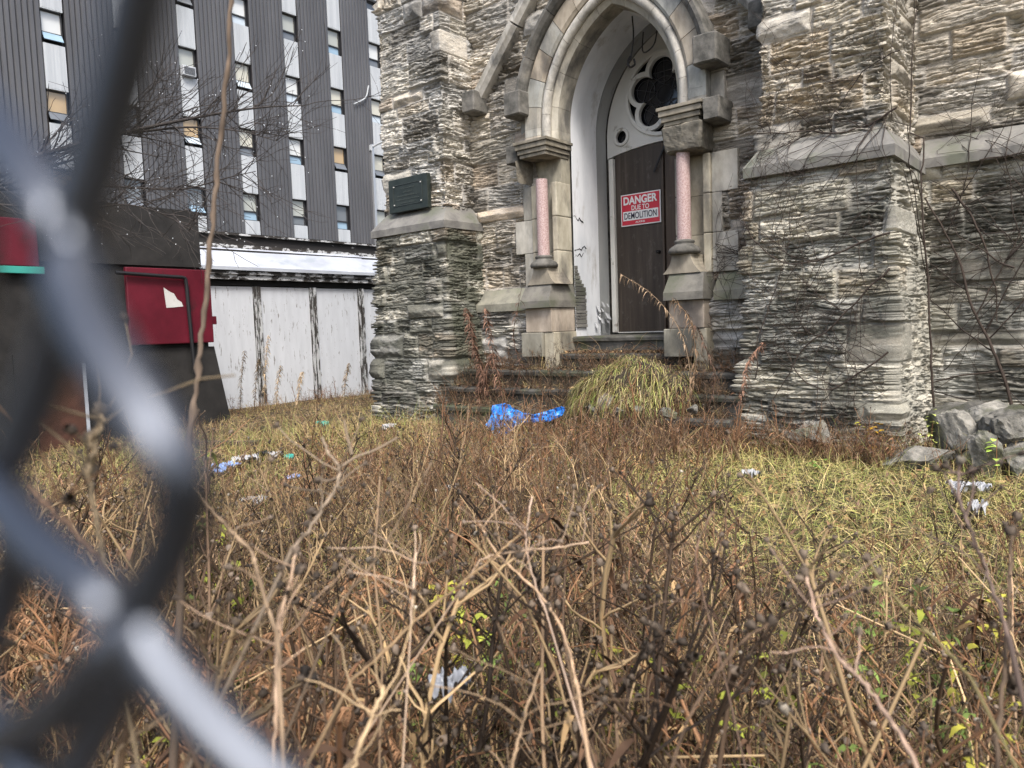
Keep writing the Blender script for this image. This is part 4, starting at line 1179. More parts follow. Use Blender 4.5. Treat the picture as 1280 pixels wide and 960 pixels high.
# brown leafy band along the foot of the church and steps
for i in range(420):
    t = rng.random()
    if t < .55: x, y = rng.uniform(-2.6, -1.2), rng.uniform(5.6, 6.15)
    elif t < .85: x, y = rng.uniform(-4.9, -2.5), rng.uniform(5.0, 5.84)
    else: x, y = rng.uniform(-1.2, .4), rng.uniform(5.6, 6.8)
    z = float(gz(x, y)); h = rng.uniform(.16, .46)
    kind = rng.choice(['leaf', 'seed', 'leaf']); vh, (v, f, c) = lowvar[kind][rng.integers(4)]
    s_ = h / vh; a = rng.uniform(0, 6.28); ca, sa = math.cos(a), math.sin(a); sx = max(s_, .7)
    stuff.quads(np.stack([x + sx * (v[:, 0] * ca - v[:, 1] * sa), y + sx * (v[:, 0] * sa + v[:, 1] * ca), z + v[:, 2] * s_], 1), f, c * rng.uniform(.6, 1.2))
for i in range(760):
    x, y = rng.uniform(-5.0, -2.2), rng.uniform(3.0, 5.8); z = float(gz(x, y)); h = rng.uniform(.25, .58)
    if x > -2.6 and y < 5.2 and rng.random() < .8: continue
    kind = rng.choice(['leaf', 'seed', 'seed', 'cane']); vh, (v, f, c) = lowvar[kind][rng.integers(3)]
    s_ = h / vh; a = rng.uniform(0, 6.28); ca, sa = math.cos(a), math.sin(a); sx = max(s_, .8)
    stuff.quads(np.stack([x + sx * (v[:, 0] * ca - v[:, 1] * sa), y + sx * (v[:, 0] * sa + v[:, 1] * ca), z + v[:, 2] * s_], 1), f, c * rng.uniform(.6, 1.2))
for i in range(620):
    zt, y0, y1 = [(-.655, 6.15, 6.36), (-.475, 6.42, 6.7), (-.84, 5.9, 6.1)][rng.integers(3)]
    x, y = rng.uniform(-6.1, -2.65), rng.uniform(y0, y1); h = rng.uniform(.08, .42)
    kind = rng.choice(['leaf', 'leaf', 'cane']); vh, (v, f, c) = lowvar[kind][rng.integers(3)]
    s_ = h / vh; a = rng.uniform(0, 6.28); ca, sa = math.cos(a), math.sin(a); sx = max(s_, .55)
    stuff.quads(np.stack([x + sx * (v[:, 0] * ca - v[:, 1] * sa), y + .6 * sx * (v[:, 0] * sa + v[:, 1] * ca), zt + v[:, 2] * s_], 1), f, c * rng.uniform(.35, .95) * np.array([.9, 1, 1.05]))
for i in range(170):
    x, y = rng.uniform(-12.4, -11.3), rng.uniform(5.6, 10.4); z = float(gz(x, y)); h = rng.uniform(.12, .5) * rng.uniform(.5, 1)
    kind = rng.choice(['leaf', 'seed', 'cane']); vh, (v, f, c) = lowvar[kind][rng.integers(3)]
    s_ = h / vh; a = rng.uniform(0, 6.28); ca, sa = math.cos(a), math.sin(a); sx = max(s_, .8)
    stuff.quads(np.stack([x + sx * (v[:, 0] * ca - v[:, 1] * sa), y + sx * (v[:, 0] * sa + v[:, 1] * ca), z + v[:, 2] * s_], 1), f, c * rng.uniform(.7, 1.3))
# low tangle of broken twigs, dead leaves
def scatter_strips(n, sampler, Lr, wr, colf, nseg=3, flat=.5, seed=1, zr=(0, .02), droop=.5):
    r = np.random.default_rng(seed)
    x, y = sampler(n, r); n = len(x)
    z = gz(x, y) + r.uniform(*zr, n)
    a = r.uniform(0, 6.28, n); el = r.uniform(0, 1, n) ** flat * 1.3
    L = r.uniform(*Lr, n); W_ = r.uniform(*wr, n)
    dx, dy, dz = np.cos(a) * np.cos(el), np.sin(a) * np.cos(el), np.sin(el)
    sx, sy = -np.sin(a), np.cos(a); tw = r.uniform(-.9, .9, n)
    V = np.empty((n, nseg + 1, 2, 3)); cv = r.normal(0, .25, n)
    for i in range(nseg + 1):
        t = i / nseg
        cx = x + dx * L * t + sx * cv * L * t * t; cy = y + dy * L * t + sy * cv * L * t * t; cz = z + dz * L * t - droop * L * t * t * np.cos(el) * .8
        cz = np.maximum(cz, gz(cx, cy) + .004)
        ww = W_ * (1 - .75 * t) 
        V[:, i, 0] = np.stack([cx - sx * ww, cy - sy * ww, cz - tw * ww], 1); V[:, i, 1] = np.stack([cx + sx * ww, cy + sy * ww, cz + tw * ww], 1)
    k = np.arange(n)[:, None] * (2 * (nseg + 1)) + 2 * np.arange(nseg)[None]
    f = np.stack([k, k + 1, k + 3, k + 2], -1).reshape(-1, 4)
    c = np.repeat(colf(n, r, x, y), 2 * (nseg + 1), 0)
    return V.reshape(-1, 3), f, c
def pick(cols, sig=.25):
    cols = np.array(cols)
    def f(n, r, x, y): return cols[r.integers(len(cols), size=n)] * np.clip(r.normal(1, sig, n), .4, 1.8)[:, None]
    return f
def wedge(dmin, dmax, keep=None):
    def f(n, r):
        D = np.sqrt(r.uniform(dmin ** 2, dmax ** 2, n)); ang = r.uniform(-.72, .98, n) - R_(40)
        x, y = D * np.sin(ang), D * np.cos(ang)
        m = (y < 6.9)
        if keep is not None: m &= keep(x, y)
        return x[m], y[m]
    return f
lawn = lambda x, y: (x > -2.7) & (y > 3.2) & (y < 5.6)
notlawn = lambda x, y: ~lawn(x, y)
V, f, c = scatter_strips(40000, wedge(.9, 5.4, notlawn), (.06, .28), (.0006, .0015), pick([DARK, RED, DARK * .7, TAN * .8, GRY, RED * .7, TAN * .5, DARK], .4), 3, .7, 5, (.0, .24), .35)
stuff.quads(V, f, c)
uo = stuff.build('undergrowth', M['blade']); tag(uo, kind='stuff')
lf = PB()
V, f, c = scatter_strips(20000, wedge(.6, 8.5), (.02, .06), (.006, .014), pick([LEAFB, LEAFB * .5, LEAFT * .8, DARK, np.array([.22, .12, .05])]), 2, 2.5, 6, (.005, .05), .3)
lf.quads(V, f, c); tag(lf.build('dead_leaves', M['blade']), kind='stuff')
gr_ = PB()
YG = [np.array([.42, .37, .12]), np.array([.32, .33, .09]), np.array([.50, .41, .19]), np.array([.22, .25, .07]), np.array([.46, .35, .15])]
V, f, c = scatter_strips(84000, wedge(3.0, 7.4, lawn), (.05, .24), (.0008, .0019), pick(YG), 4, 1.6, 7, (0, .05), .55); gr_.quads(V, f, c)
V, f, c = scatter_strips(52000, wedge(.9, 9.0, notlawn), (.10, .42), (.0010, .0024), pick([YG[0] * .8, YG[1] * .8, YG[4] * .7, YG[3], TAN, TAN * .7, RED]), 4, .9, 8, (0, .03), .5); gr_.quads(V, f, c)
clearing = lambda n, r: (r.uniform(-12.45, -5.0, n), r.uniform(3.0, 10.6, n))
V, f, c = scatter_strips(30000, clearing, (.05, .20), (.0016, .0035), pick([YG[0] * .7, YG[4] * .7, TAN * .6, TAN * .45, RED, RED * .6]), 3, 1.3, 9, (0, .02), .5); gr_.quads(V, f, c)
tag(gr_.build('grass', M['blade']), kind='stuff')

# young green plants
gp = [green_sprig(i, .22) for i in range(6)]; gpo = [None] * 6
spots = [(600, 735), (625, 745), (575, 720), (192, 875), (1190, 745), (1215, 760), (1140, 735), (1085, 705), (1060, 760), (250, 560), (262, 610), (560, 690), (820, 800), (1170, 800), (1250, 720), (700, 830), (640, 700), (390, 740), (930, 830), (1040, 860), (1240, 850), (980, 780), (500, 800), (760, 760), (300, 650)]
for i, (px, py) in enumerate(spots):
    d = ray(px, py); d = d / np.hypot(d[0], d[1])
    Dg = min(1.0 / -d[2], 4.5) if d[2] < -.25 else 3.0
    Dg *= .80; x, y = d[0] * Dg, d[1] * Dg; z = float(gz(x, y)); zt = d[2] * Dg + .02
    k = i % 6
    if gpo[k] is None: o = gpo[k] = gp[k].build('green_sprig', M['plant'])
    else: o = gpo[k].copy(); COL.objects.link(o)
    o.location = (x, y, z); s_ = max(.9, (zt - z) / .22); o.scale = (min(s_, 1.5), min(s_, 1.5), s_); o.rotation_euler = (0, 0, i * 1.3)
    tag(o, 'young yellow green plant with narrow leaves among the dry weeds', 'plant', 'young green plants among the weeds')

# ------------------------------------------------------------------ single stalks that stand out
def stalk(pxs, D0, D1, r0, r1, col, label, heads=(), knots=True, name='dead_stalk', group=None, forks=(), root=True):
    n = len(pxs); pts = [at_dist(a, b, D0 + (D1 - D0) * i / (n - 1)) for i, (a, b) in enumerate(pxs)]
    P = smooth_path(pts, 6)
    if root:
        e = P[-1]; zg = float(gz(e[0], e[1])) - .03; d = P[-1] - P[-3]; d /= np.linalg.norm(d)
        if e[2] > zg + .05:
            k = np.clip((e[2] - zg) / max(.3, -d[2]), 0, 1.2)
            P = np.vstack([P, e + np.array([d[0] * k * .35, d[1] * k * .35, (zg - e[2]) * .5]), [e[0] + d[0] * k * .5, e[1] + d[1] * k * .5, zg]])
    t = np.linspace(0, 1, len(P)); R = r0 + (r1 - r0) * t
    if knots: R = R * (1 + .35 * np.exp(-((np.arange(len(P)) % 5) ** 2) / .4))
    rs = np.random.default_rng(int(pxs[0][0] * 7 + pxs[0][1])); R = R * .72 * (1 + rs.normal(0, .10, len(P)))
    P = P + rs.normal(0, r0 * .35, P.shape)
    g = PB(); g.tube(P, R, 7, col, np.asarray(col) * .75)
    tn = np.repeat(np.clip(rs.normal(1, .22, len(P)), .5, 1.5), 7)[:, None]; g.c[-1] = np.asarray(g.c[-1]) * tn
    for q_ in range(0 if n > 8 else 7):
        i_ = rs.integers(1, max(2, len(P) * 2 // 3)); a_ = rs.uniform(0, 6.28)
        B, d_ = bendy(P[i_], (math.cos(a_), math.sin(a_), .7), rs.uniform(.03, .12), 4, rs, .4); g.tube(B, np.linspace(r0 * .45, .0008, 5), 4, np.asarray(col) * rs.uniform(.5, 1.1))
        if rs.random() < .7: g.head(B[-1], rs.uniform(.003, .005), HEADC * rs.uniform(.7, 1.6), d_)
    for (hx, hy, hr, hc) in heads:
        p = at_dist(hx, hy, D0); k = int(np.argmin(np.linalg.norm(P - p, axis=1))); g.head(p, hr, hc, p - P[k] + np.array([0, 0, 1e-3]), 8)
        g.tube(smooth_path([P[k], (P[k] + p) / 2 + np.array([0, 0, -.003]), p], 3), [r0 * .7] * 7, 5, np.asarray(col) * .8)
    for fk in forks:
        Q = smooth_path([at_dist(a, b, D0) for a, b in fk], 5); g.tube(Q, np.linspace(r0 * .9, r0 * .55, len(Q)), 6, np.asarray(col) * .9)
    base = P[-1]
    o = g.build(name, M['plant'], None, tuple(base))
    return tag(o, label, 'stalk', group)
GL = 'bent tan dead stalk lying across the brown thicket'; GG = 'bent tan stalks across the thicket'
stalk([(289, -40), (287, 40), (282, 120), (273, 200), (268, 260), (262, 330), (252, 420), (246, 480), (238, 550), (232, 620)], 1.30, 1.22, .0042, .0062, (.36, .265, .19), 'tall pale brown stalk rising past the grey building from the thicket')
HC = HEADC * 1.2
stalk([(1197, 590), (1200, 625), (1212, 660), (1228, 700), (1243, 745), (1262, 800)], 1.05, .95, .0022, .0032, (.34, .24, .19), 'reddish forked stalk with grey heads before the rocks', [(1170, 585, .005, HC), (1183, 582, .0055, HC), (1200, 575, .006, PALE * .7), (1215, 588, .006, HC)], forks=[[(1205, 640), (1190, 610), (1180, 592)], [(1208, 645), (1216, 615), (1216, 592)]])
stalk([(1008, 722), (1018, 760), (1030, 790), (1050, 825), (1078, 852), (1108, 892), (1140, 945)], .95, .85, .002, .0032, (.34, .235, .17), 'long reddish tan stalk slanting down the right thicket', [(1006, 715, .006, HC), (1000, 722, .005, HC)])
stalk([(600, 655), (620, 690), (645, 715), (672, 740), (697, 775), (712, 815), (722, 860)], 1.15, 1.0, .0016, .003, (.40, .27, .165), GL, group=GG)
stalk([(651, 667), (622, 692), (570, 735), (520, 775), (475, 820), (440, 850)], 1.1, 1.0, .0018, .003, (.24, .16, .085), GL, group=GG)
stalk([(735, 678), (690, 685), (630, 691), (600, 700)], 1.12, 1.08, .0016, .0022, (.42, .30, .2), GL, group=GG)
stalk([(480, 858), (468, 890), (446, 943), (440, 975)], .85, .8, .0028, .003, (.42, .30, .17), GL, group=GG)
stalk([(676, 835), (660, 880), (648, 925), (640, 960)], .9, .85, .0016, .0022, (.36, .25, .15), GL, group=GG)
stalk([(403, 548), (412, 568), (423, 585), (420, 610), (400, 640), (385, 665), (362, 690)], .95, .9, .0022, .0032, (.34, .26, .18), 'knotted grey tan stalk with forked tips above the garage litter', [(390, 640, .007, HC), (398, 600, .006, HC), (385, 655, .006, HC)], forks=[[(424, 585), (446, 571), (470, 562), (497, 547)], [(440, 568), (434, 545), (430, 525)]])
stalk([(236, 600), (262, 632), (285, 660), (315, 692), (322, 720), (345, 790), (350, 840)], .85, .78, .0018, .0028, (.30, .21, .13), GL, group=GG)
stalk([(540, 578), (505, 640), (472, 696), (448, 726), (426, 752)], 1.05, .98, .0014, .0026, (.30, .21, .13), GL, [(462, 700, .006, PALE * .8), (470, 702, .005, PALE * .8)], group=GG)
stalk([(520, 690), (517, 730), (513, 775)], 1.0, .98, .0014, .0018, (.44, .32, .22), GL, group=GG)
stalk([(369, 691), (362, 730), (347, 785), (346, 850), (345, 925)], .85, .78, .0018, .0026, (.42, .29, .19), GL, [(369, 688, .006, HC)], group=GG)
stalk([(340, 766), (318, 790), (278, 832), (265, 850)], .8, .78, .0014, .0018, (.38, .27, .15), GL, group=GG)
stalk([(176, 832), (168, 870), (160, 910), (150, 960)], .72, .68, .0030, .0036, (.16, .095, .045), 'thick brown stalk low down below the fence wires crossing')
stalk([(247, 863), (215, 890), (162, 925), (150, 940)], .72, .68, .0016, .002, (.34, .24, .14), GL, group=GG)
stalk([(665, 620), (660, 650), (658, 685), (669, 731), (680, 760)], 1.15, 1.1, .0016, .002, (.36, .26, .19), GL, group=GG)
stalk([(1264, 668), (1262, 720), (1258, 814), (1250, 880), (1246, 950)], 1.0, .92, .0024, .0034, (.16, .11, .07), 'dark stalk with swollen brown heads near the right edge', [(1262, 664, .007, HC * .8), (1272, 645, .006, HC), (1266, 850, .009, HEADC * .7)])
stalk([(122, 512), (128, 532), (114, 548), (119, 566), (110, 585), (115, 624), (122, 660), (130, 700)], .62, .58, .0024, .0022, (.36, .27, .16), 'curled knotted stalk seen through the fence opening', [(124, 512, .006, GRY * 1.5), (114, 549, .007, GRY), (112, 588, .006, GRY * 1.4)])
stalk([(36, 607), (60, 632), (92, 662), (121, 692)], .62, .58, .0016, .0022, (.36, .21, .11), 'slanting reddish stalk seen through the fence opening')
stalk([(1085, 700), (1105, 730), (1140, 770), (1180, 810), (1215, 850)], .95, .9, .0014, .0022, (.22, .18, .08), GL, [(1083, 698, .006, HC), (1098, 716, .006, HC)], group=GG)
stalk([(890, 640), (870, 690), (880, 750), (900, 820)], 1.1, 1.05, .0012, .002, (.34, .22, .15), GL, group=GG)
stalk([(960, 780), (930, 800), (890, 850), (860, 900), (840, 960)], .85, .8, .0014, .0022, (.2, .13, .08), GL, [(965, 776, .006, HC), (938, 782, .006, HC), (950, 774, .005, HC)], group=GG)

# rust coloured collapsed ferns
def fern(loc, seed, n, L, label, spread=1.0):
    g = PB(); r = np.random.default_rng(seed)
    for k in range(n):
        a = r.uniform(0, 6.28); P, d = bendy((0, 0, .02), (math.cos(a) * spread, math.sin(a) * spread, 1.2), L * r.uniform(.6, 1), 9, r, .25, -2.6)
        col = np.array([.30, .165, .085]) * r.uniform(.6, 1.25)
        g.tube(P, np.linspace(.0025, .0008, len(P)), 4, col * .8)
        for i in range(2, len(P)):
            for q in range(13):
                t = r.uniform(0, 1); p = P[i - 1] * (1 - t) + P[i] * t; b = r.uniform(0, 6.28)
                for m_ in range(2):
                    g.leaf(p, (math.cos(b + m_ * 3), math.sin(b + m_ * 3), r.uniform(-.4, .3)), r.uniform(.012, .04) * (1.2 - i / 14), r.uniform(.0009, .0022), col * r.uniform(.7, 1.35), .9, curl=r.uniform(.5, 1.6))
    o = g.build('dead_fern', M['plant']); o.location = loc
    return tag(o, label, 'fern', 'dead rusty ferns')
for i, (px, py, D, n, L) in enumerate([(300, 745, 1.75, 12, .6), (375, 690, 2.1, 12, .6), (420, 660, 2.5, 10, .55), (490, 635, 3.0, 10, .55), (60, 640, 2.0, 10, .6), (400, 735, 1.7, 9, .5)]):
    p = at_dist(px, py, D); z = float(gz(p[0], p[1]))
    o = fern((p[0], p[1], max(z, p[2] - L * .62)), 40 + i, n, L, 'rust coloured collapsed dead fern in the left thicket')

# dried goldenrod and other plants against the church
def plume(pts, seed, label, col, name='dried_goldenrod', cat='dry plant', dens=34, Lr=(.04, .12), r0=.005, group=None, hang=.9, wid=(.003, .007)):
    P = smooth_path(pts, 6); r = np.random.default_rng(seed); g = PB()
    g.tube(P, np.linspace(r0, r0 * .4, len(P)), 5, np.asarray(col) * .7)
    for i in range(3, len(P)):
        for q in range(dens):
            t = r.uniform(); p = P[i - 1] * (1 - t) + P[i] * t; a = r.uniform(0, 6.28)
            g.leaf(p, (math.cos(a), math.sin(a), r.uniform(-.2, .8)), r.uniform(*Lr), r.uniform(*wid), np.asarray(col) * r.uniform(.5, 1.5), hang, curl=r.uniform(.2, 1.4))
    return tag(g.build(name, M['plant'], None, tuple(P[0])), label, cat, group)
BR = (.125, .068, .045)
def P3(l): return [on_y(a, b, Y) for a, b, Y in l]
plume(P3([(612, 505, 6.0), (604, 470, 6.05), (592, 430, 6.05), (583, 385, 6.1)]), 1, 'reddish dried goldenrod against the damp left buttress side', BR)
plume(P3([(630, 505, 6.0), (622, 470, 6.0), (612, 420, 6.0), (606, 385, 6.05)]), 2, 'reddish dried goldenrod before the wall, left of the door, thickest one', BR, dens=13)
plume(P3([(640, 500, 6.0), (650, 460, 6.1), (642, 420, 6.2), (652, 360, 6.3)]), 3, 'thin dried stem before the left plinth of the doorway', BR, dens=4)
plume(P3([(604, 512, 6.0), (598, 490, 6.0), (610, 460, 6.0), (618, 440, 6.0)]), 4, 'short bushy dried goldenrod at the left end of the steps', BR, dens=14)
plume(P3([(862, 512, 6.0), (862, 460, 6.2), (848, 410, 6.3), (815, 368, 6.4), (775, 342, 6.5)]), 5, 'tan dry stalk arching across the brown door', (.34, .24, .15), dens=5, Lr=(.04, .10), hang=1.2)
plume(P3([(858, 512, 6.0), (870, 455, 6.2), (862, 400, 6.3), (840, 372, 6.4)]), 6, 'tan dry stalk with hanging leaves right of the brown door', (.26, .17, .10), dens=7, Lr=(.04, .11), hang=1.3)
plume(P3([(885, 515, 5.9), (893, 470, 6.0), (880, 430, 6.1), (868, 405, 6.2)]), 7, 'dark dry stalk with hanging leaves beside the right buttress', (.15, .09, .06), dens=6, Lr=(.04, .10), hang=1.3)
plume(P3([(922, 520, 5.85), (930, 480, 5.9), (938, 450, 5.95), (955, 428, 6.0)]), 8, 'fluffy rust brown frond against the right buttress corner', (.36, .2, .13), dens=12, Lr=(.03, .07))
for i, (px, py, h) in enumerate([(330, 500, 60), (318, 505, 42), (345, 508, 38), (300, 508, 52), (372, 505, 30), (430, 500, 34)]):
    plume([on_y(px, py + 10, 6.0 + i * .05), on_y(px + 2, py - h * .7, 6.0 + i * .05), on_y(px + 6, py - h * 1.35, 6.02 + i * .05)], 20 + i, 'pale dry plume standing before the white garage boards', (.30, .22, .13), 'dry_plume', 'dry plant', 16, (.03, .09), .005, 'pale plumes before the garage')

# grass tuft on a heap of rubble lying on the steps
hp = (-3.66, 6.22)
g = MB(); bm = bmesh.new(); bmesh.ops.create_icosphere(bm, subdivisions=5, radius=1)
v = np.array([q.co[:] for q in bm.verts]); n_ = fbm3(v * 2.5 + 3, 4, 5); n2 = fbm3(v * 9, 9, 3)
k = (.62 + .5 * n_ + .22 * n2)
for q, p, kk in zip(bm.verts, v, k): q.co = Vector((hp[0] + p[0] * .60 * kk, hp[1] - .05 + p[1] * .48 * kk, -.84 + p[2] * .50 * kk))
g.bm(bm); rh = g.build('rubble_heap', M['soil'], smooth=True, loc=(hp[0], hp[1], -1.1)); tag(rh, 'earth and rubble heap lying on the church steps under the grass tuft', 'rubble heap')
g = PB(); r = np.random.default_rng(90)
hv = np.array([(hp[0] + p[0] * .60 * kk, hp[1] - .05 + p[1] * .48 * kk, -.84 + p[2] * .50 * kk) for p, kk in zip(v, k)])
cand_ = np.where((hv[:, 2] > -.74) & (fbm3(hv * 4.0, 21, 3) > .36))[0]
for i in range(6200):
    q = hv[cand_[r.integers(len(cand_))]] + r.normal(0, .015, 3) - np.array([0, 0, .02]); e = q - np.array([hp[0], hp[1] + .05, -.8]); e /= np.linalg.norm(e)
    col = [np.array([.40, .36, .11]), np.array([.34, .36, .10]), np.array([.46, .40, .18]), np.array([.24, .28, .07]), np.array([.44, .35, .19]), TAN * .6, RED][r.integers(7)] * r.uniform(.5, 1.2)
    g.leaf(q, (e[0] * .3 - .5 + r.normal(0, .55), e[1] * .5 - .1 + r.normal(0, .5), e[2] * .4 + r.uniform(-.2, .9)), r.uniform(.08, .34), r.uniform(.0015, .003), col, r.uniform(.7, 1.4), curl=.15, n=5)
tag(g.build('grass_tuft', M['blade'], None, (hp[0], hp[1], -.6)), 'drooping yellow green grass tuft on the heap before the door', 'grass tuft')
g = PB(); r = np.random.default_rng(91)
for i in range(3800):
    a = r.uniform(0, 6.28); rr = r.uniform(.05, .66); x, y = hp[0] + .05 + rr * math.cos(a) * 1.2, hp[1] - .05 + rr * math.sin(a) * .6
    if y > 6.5: continue
    z = -.62 - (rr - .2) * .72 + r.normal(0, .05)
    if r.random() < .5: g.leaf((x, y, z), (math.cos(a), math.sin(a), r.uniform(-.3, .8)), r.uniform(.04, .13), r.uniform(.004, .010), [LEAFB, LEAFT, LEAFB * .5, LEAFT * 1.2][r.integers(4)] * r.uniform(.5, 1.3), 1.0, curl=r.uniform(.2, 1.4))
    else:
        B, _ = bendy((x, y, z), (math.cos(a), math.sin(a) - .3, r.uniform(0, 1.2)), r.uniform(.08, .25), 4, r, .4, -.6); g.tube(B, [.0016, .0014, .0012, .001, .0008], 3, [DARK, RED, TAN * .7][r.integers(3)] * r.uniform(.6, 1.2))
tag(g.build('dead_leaves', M['blade']), kind='stuff')
# leaves caught on the step treads
g = PB(); r = np.random.default_rng(92)
for (z, y0, y1, x0, x1) in ((-.655, 6.13, 6.38, -6.1, -2.6), (-.475, 6.39, 6.74, -6.15, -2.62), (-.84, 5.87, 6.1, -6.0, -2.6), (-.31, 6.77, 7.0, -5.1, -3.5)):
    for i in range(420):
        x = r.uniform(x0, x1); a = r.uniform(0, 6.28)
        g.leaf((x, r.uniform(y0, y1), z + r.uniform(.003, .03)), (math.cos(a), math.sin(a), r.uniform(0, .7)), r.uniform(.03, .08), r.uniform(.006, .014), [LEAFB, LEAFB * .5, LEAFT * .8, DARK][r.integers(4)] * r.uniform(.5, 1.2), .6, curl=r.uniform(.2, 1.3))
    for i in range(90):
        x = r.uniform(x0, x1); a = r.uniform(0, 6.28)
        B, _ = bendy((x, r.uniform(y0, y1), z), (math.cos(a), math.sin(a) - .4, r.uniform(.3, 1.6)), r.uniform(.1, .34), 4, r, .4, -.9); g.tube(B, [.002, .0016, .0014, .0012, .001], 3, [DARK, RED, TAN * .8, RED][r.integers(4)] * r.uniform(.6, 1.2))
tag(g.build('dead_leaves', M['blade']), kind='stuff')

# ------------------------------------------------------------------ climbing vines on the right buttress and wall
def face_pt(face, u, z):
    if face == 'front': 
        if z > 1.5: return np.array([u, 6.385, z])
        if z > 1.2: return np.array([u, 6.22 + (z - 1.29) * .95 if z > 1.29 else 6.215, z])
        return np.array([u, 6.235 - .055 * (1.22 - z), z])
    if face == 'wall':
        if z > 1.42: return np.array([u, 7.42, z])
        if z > 1.2: return np.array([u, 7.30 + max(0, z - 1.33) * .9, z])
        return np.array([u, 7.325, z])
    if face == 'side': return np.array([-1.47 if z > 1.5 else (-1.37 if z > 1.2 else -1.385 + .055 * (1.22 - z)), u, z])
    if face == 'door': return np.array([u, 6.85 if z > .47 else 6.74, z])
def vine(name, face, u, z, ang, L, r0, seed, label, group=None, nb=9, depth=2, wig=.28, lim=None, bias=0.0):
    if lim: u = min(max(u, lim[0] + .02), lim[1] - .02)
    g = PB(); r = np.random.default_rng(seed)
    def grow(u, z, ang, L, rad, dep):
        n = max(5, int(L / .055)); pts = [face_pt(face, u, z)]; uv = [(u, z, ang)]
        for i in range(n):
            ang += r.normal(0, wig) * .6 + bias * .02; u += math.cos(ang) * L / n; z += math.sin(ang) * L / n
            if lim and not (lim[0] < u < lim[1]):
                if i < 3: ang = math.pi - ang; u = min(max(u, lim[0] + .03), lim[1] - .03)
                else: break
            if z < -1.1 or z > 4.2: break
            pts.append(face_pt(face, u, z) + np.array([0, -1, 0]) * abs(r.normal(0, .012))); uv.append((u, z, ang))
        if len(pts) < 3: return
        g.tube(np.array(pts), np.linspace(rad, max(rad * .4, .0015), len(pts)), 5 if rad > .004 else 4, np.array([.035, .026, .02]) * r.uniform(.7, 1.5))
        if dep > 0:
            for b in range(int((nb if dep == depth else 2.6) * L ** .6)):
                i = r.integers(1, len(uv)); uu, zz, aa = uv[i]
                grow(uu, zz, aa + r.choice([-1, 1]) * r.uniform(.5, 1.4), L * r.uniform(.3, .7), max(rad * .5 * (1 - .4 * i / len(uv)), .0019), dep - 1)
    grow(u, z, ang, L, r0, depth)
    v_, f_, c_ = g.arrays()
    return tag(make(name, v_, f_, M['bark'], None, c_, loc=tuple(v_[0])), label, 'vine', group)
BL = (-2.62, -1.40)
for i, (f_, u_, z_, a_, L_) in enumerate([('front', -1.5, -.9, 2.2, 1.6), ('front', -1.9, -.95, 1.9, 1.5), ('front', -1.5, 1.25, 3.3, 1.3), ('front', -1.45, .9, 3.6, 1.4), ('front', -1.5, 1.7, 2.6, 1.2), ('front', -2.1, .1, 1.3, 1.6),
        ('wall', -1.2, .2, .4, 1.6), ('wall', -1.25, -.5, .7, 1.6), ('wall', -1.2, 1.5, .1, 1.5), ('wall', -.5, -.3, 1.9, 1.6), ('wall', -1.1, .8, 5.6, 1.4), ('wall', -.3, .9, 2.6, 1.2)]):
    VQ = globals().setdefault('VQ', []); VQ.append((f_, u_, z_, a_, L_, 50 + i))
for f_, u_, z_, a_, L_, sd_ in VQ:
    vine('thin_vine', f_, u_, z_, a_, L_, .0035, sd_, 'thin bare vine stem spread over the right buttress front' if f_ == 'front' else 'thin bare vine stem spread over the far right wall', 'thin vines on the buttress' if f_ == 'front' else 'thin vines on the right wall', nb=6 if f_ == 'front' else 5, depth=2, wig=.3, lim=BL if f_ == 'front' else (-1.35, 2.0))
vine('climbing_vine', 'side', 7.15, -1.1, 1.62, 4.6, .011, 1, 'thick dark vine trunk climbing the corner of the right buttress', nb=3, depth=1, wig=.30, lim=(6.4, 7.3))
vine('climbing_vine', 'wall', -.72, -1.1, 1.6, 2.3, .016, 2, 'dark vine trunk on the far right wall above the rocks', nb=8, wig=.12)
vine('climbing_vine', 'wall', -.80, .42, .65, 1.6, .011, 3, 'vine branch slanting up right from the right wall trunk', nb=8, wig=.18)
vine('climbing_vine', 'wall', -.75, .35, 2.9, .5, .009, 8, 'short vine branch crossing from the wall trunk to the corner', nb=6, wig=.15)
vine('climbing_vine', 'wall', -1.2, 1.05, -.9, 1.2, .011, 9, 'vine drooping down the right wall below the stone ledge', nb=8, wig=.16)
vine('climbing_vine', 'wall', -1.0, 1.25, .25, 1.8, .006, 10, 'thin vine spreading over the right wall ledge', nb=14, wig=.25)
vine('climbing_vine', 'front', -1.32, 1.58, 3.6, 1.4, .009, 4, 'vine running along the sloped ledge of the right buttress', nb=14, lim=BL, wig=.2)
vine('climbing_vine', 'front', -1.30, .62, 3.5, 1.5, .009, 5, 'vine crossing the right buttress just below the ledge', nb=12, lim=BL)
vine('climbing_vine', 'front', -1.26, .35, 3.95, 1.5, .008, 6, 'vine slanting down across the middle of the right buttress', nb=12, lim=BL)
vine('climbing_vine', 'front', -1.22, -.28, 3.9, 1.1, .008, 7, 'lowest vine slanting down across the right buttress', nb=10, lim=BL)
vine('climbing_vine', 'front', -1.35, 2.0, 3.3, 1.3, .005, 11, 'thin vine high on the right buttress above the ledge', nb=10, lim=(-2.5, -1.38))
vine('climbing_vine', 'front', -2.45, -.5, 1.3, 1.7, .005, 12, 'thin vine climbing the left edge of the right buttress', nb=12, lim=BL)
vine('climbing_vine', 'door', -2.75, .5, 1.75, 1.8, .005, 13, 'thin vine on the stones right of the pink column', nb=12, lim=(-3.12, -2.5))
vine('climbing_vine', 'door', -2.9, -.45, 1.5, 1.2, .004, 14, 'thin vine on the low wall right of the steps', nb=9, lim=(-3.2, -2.55))

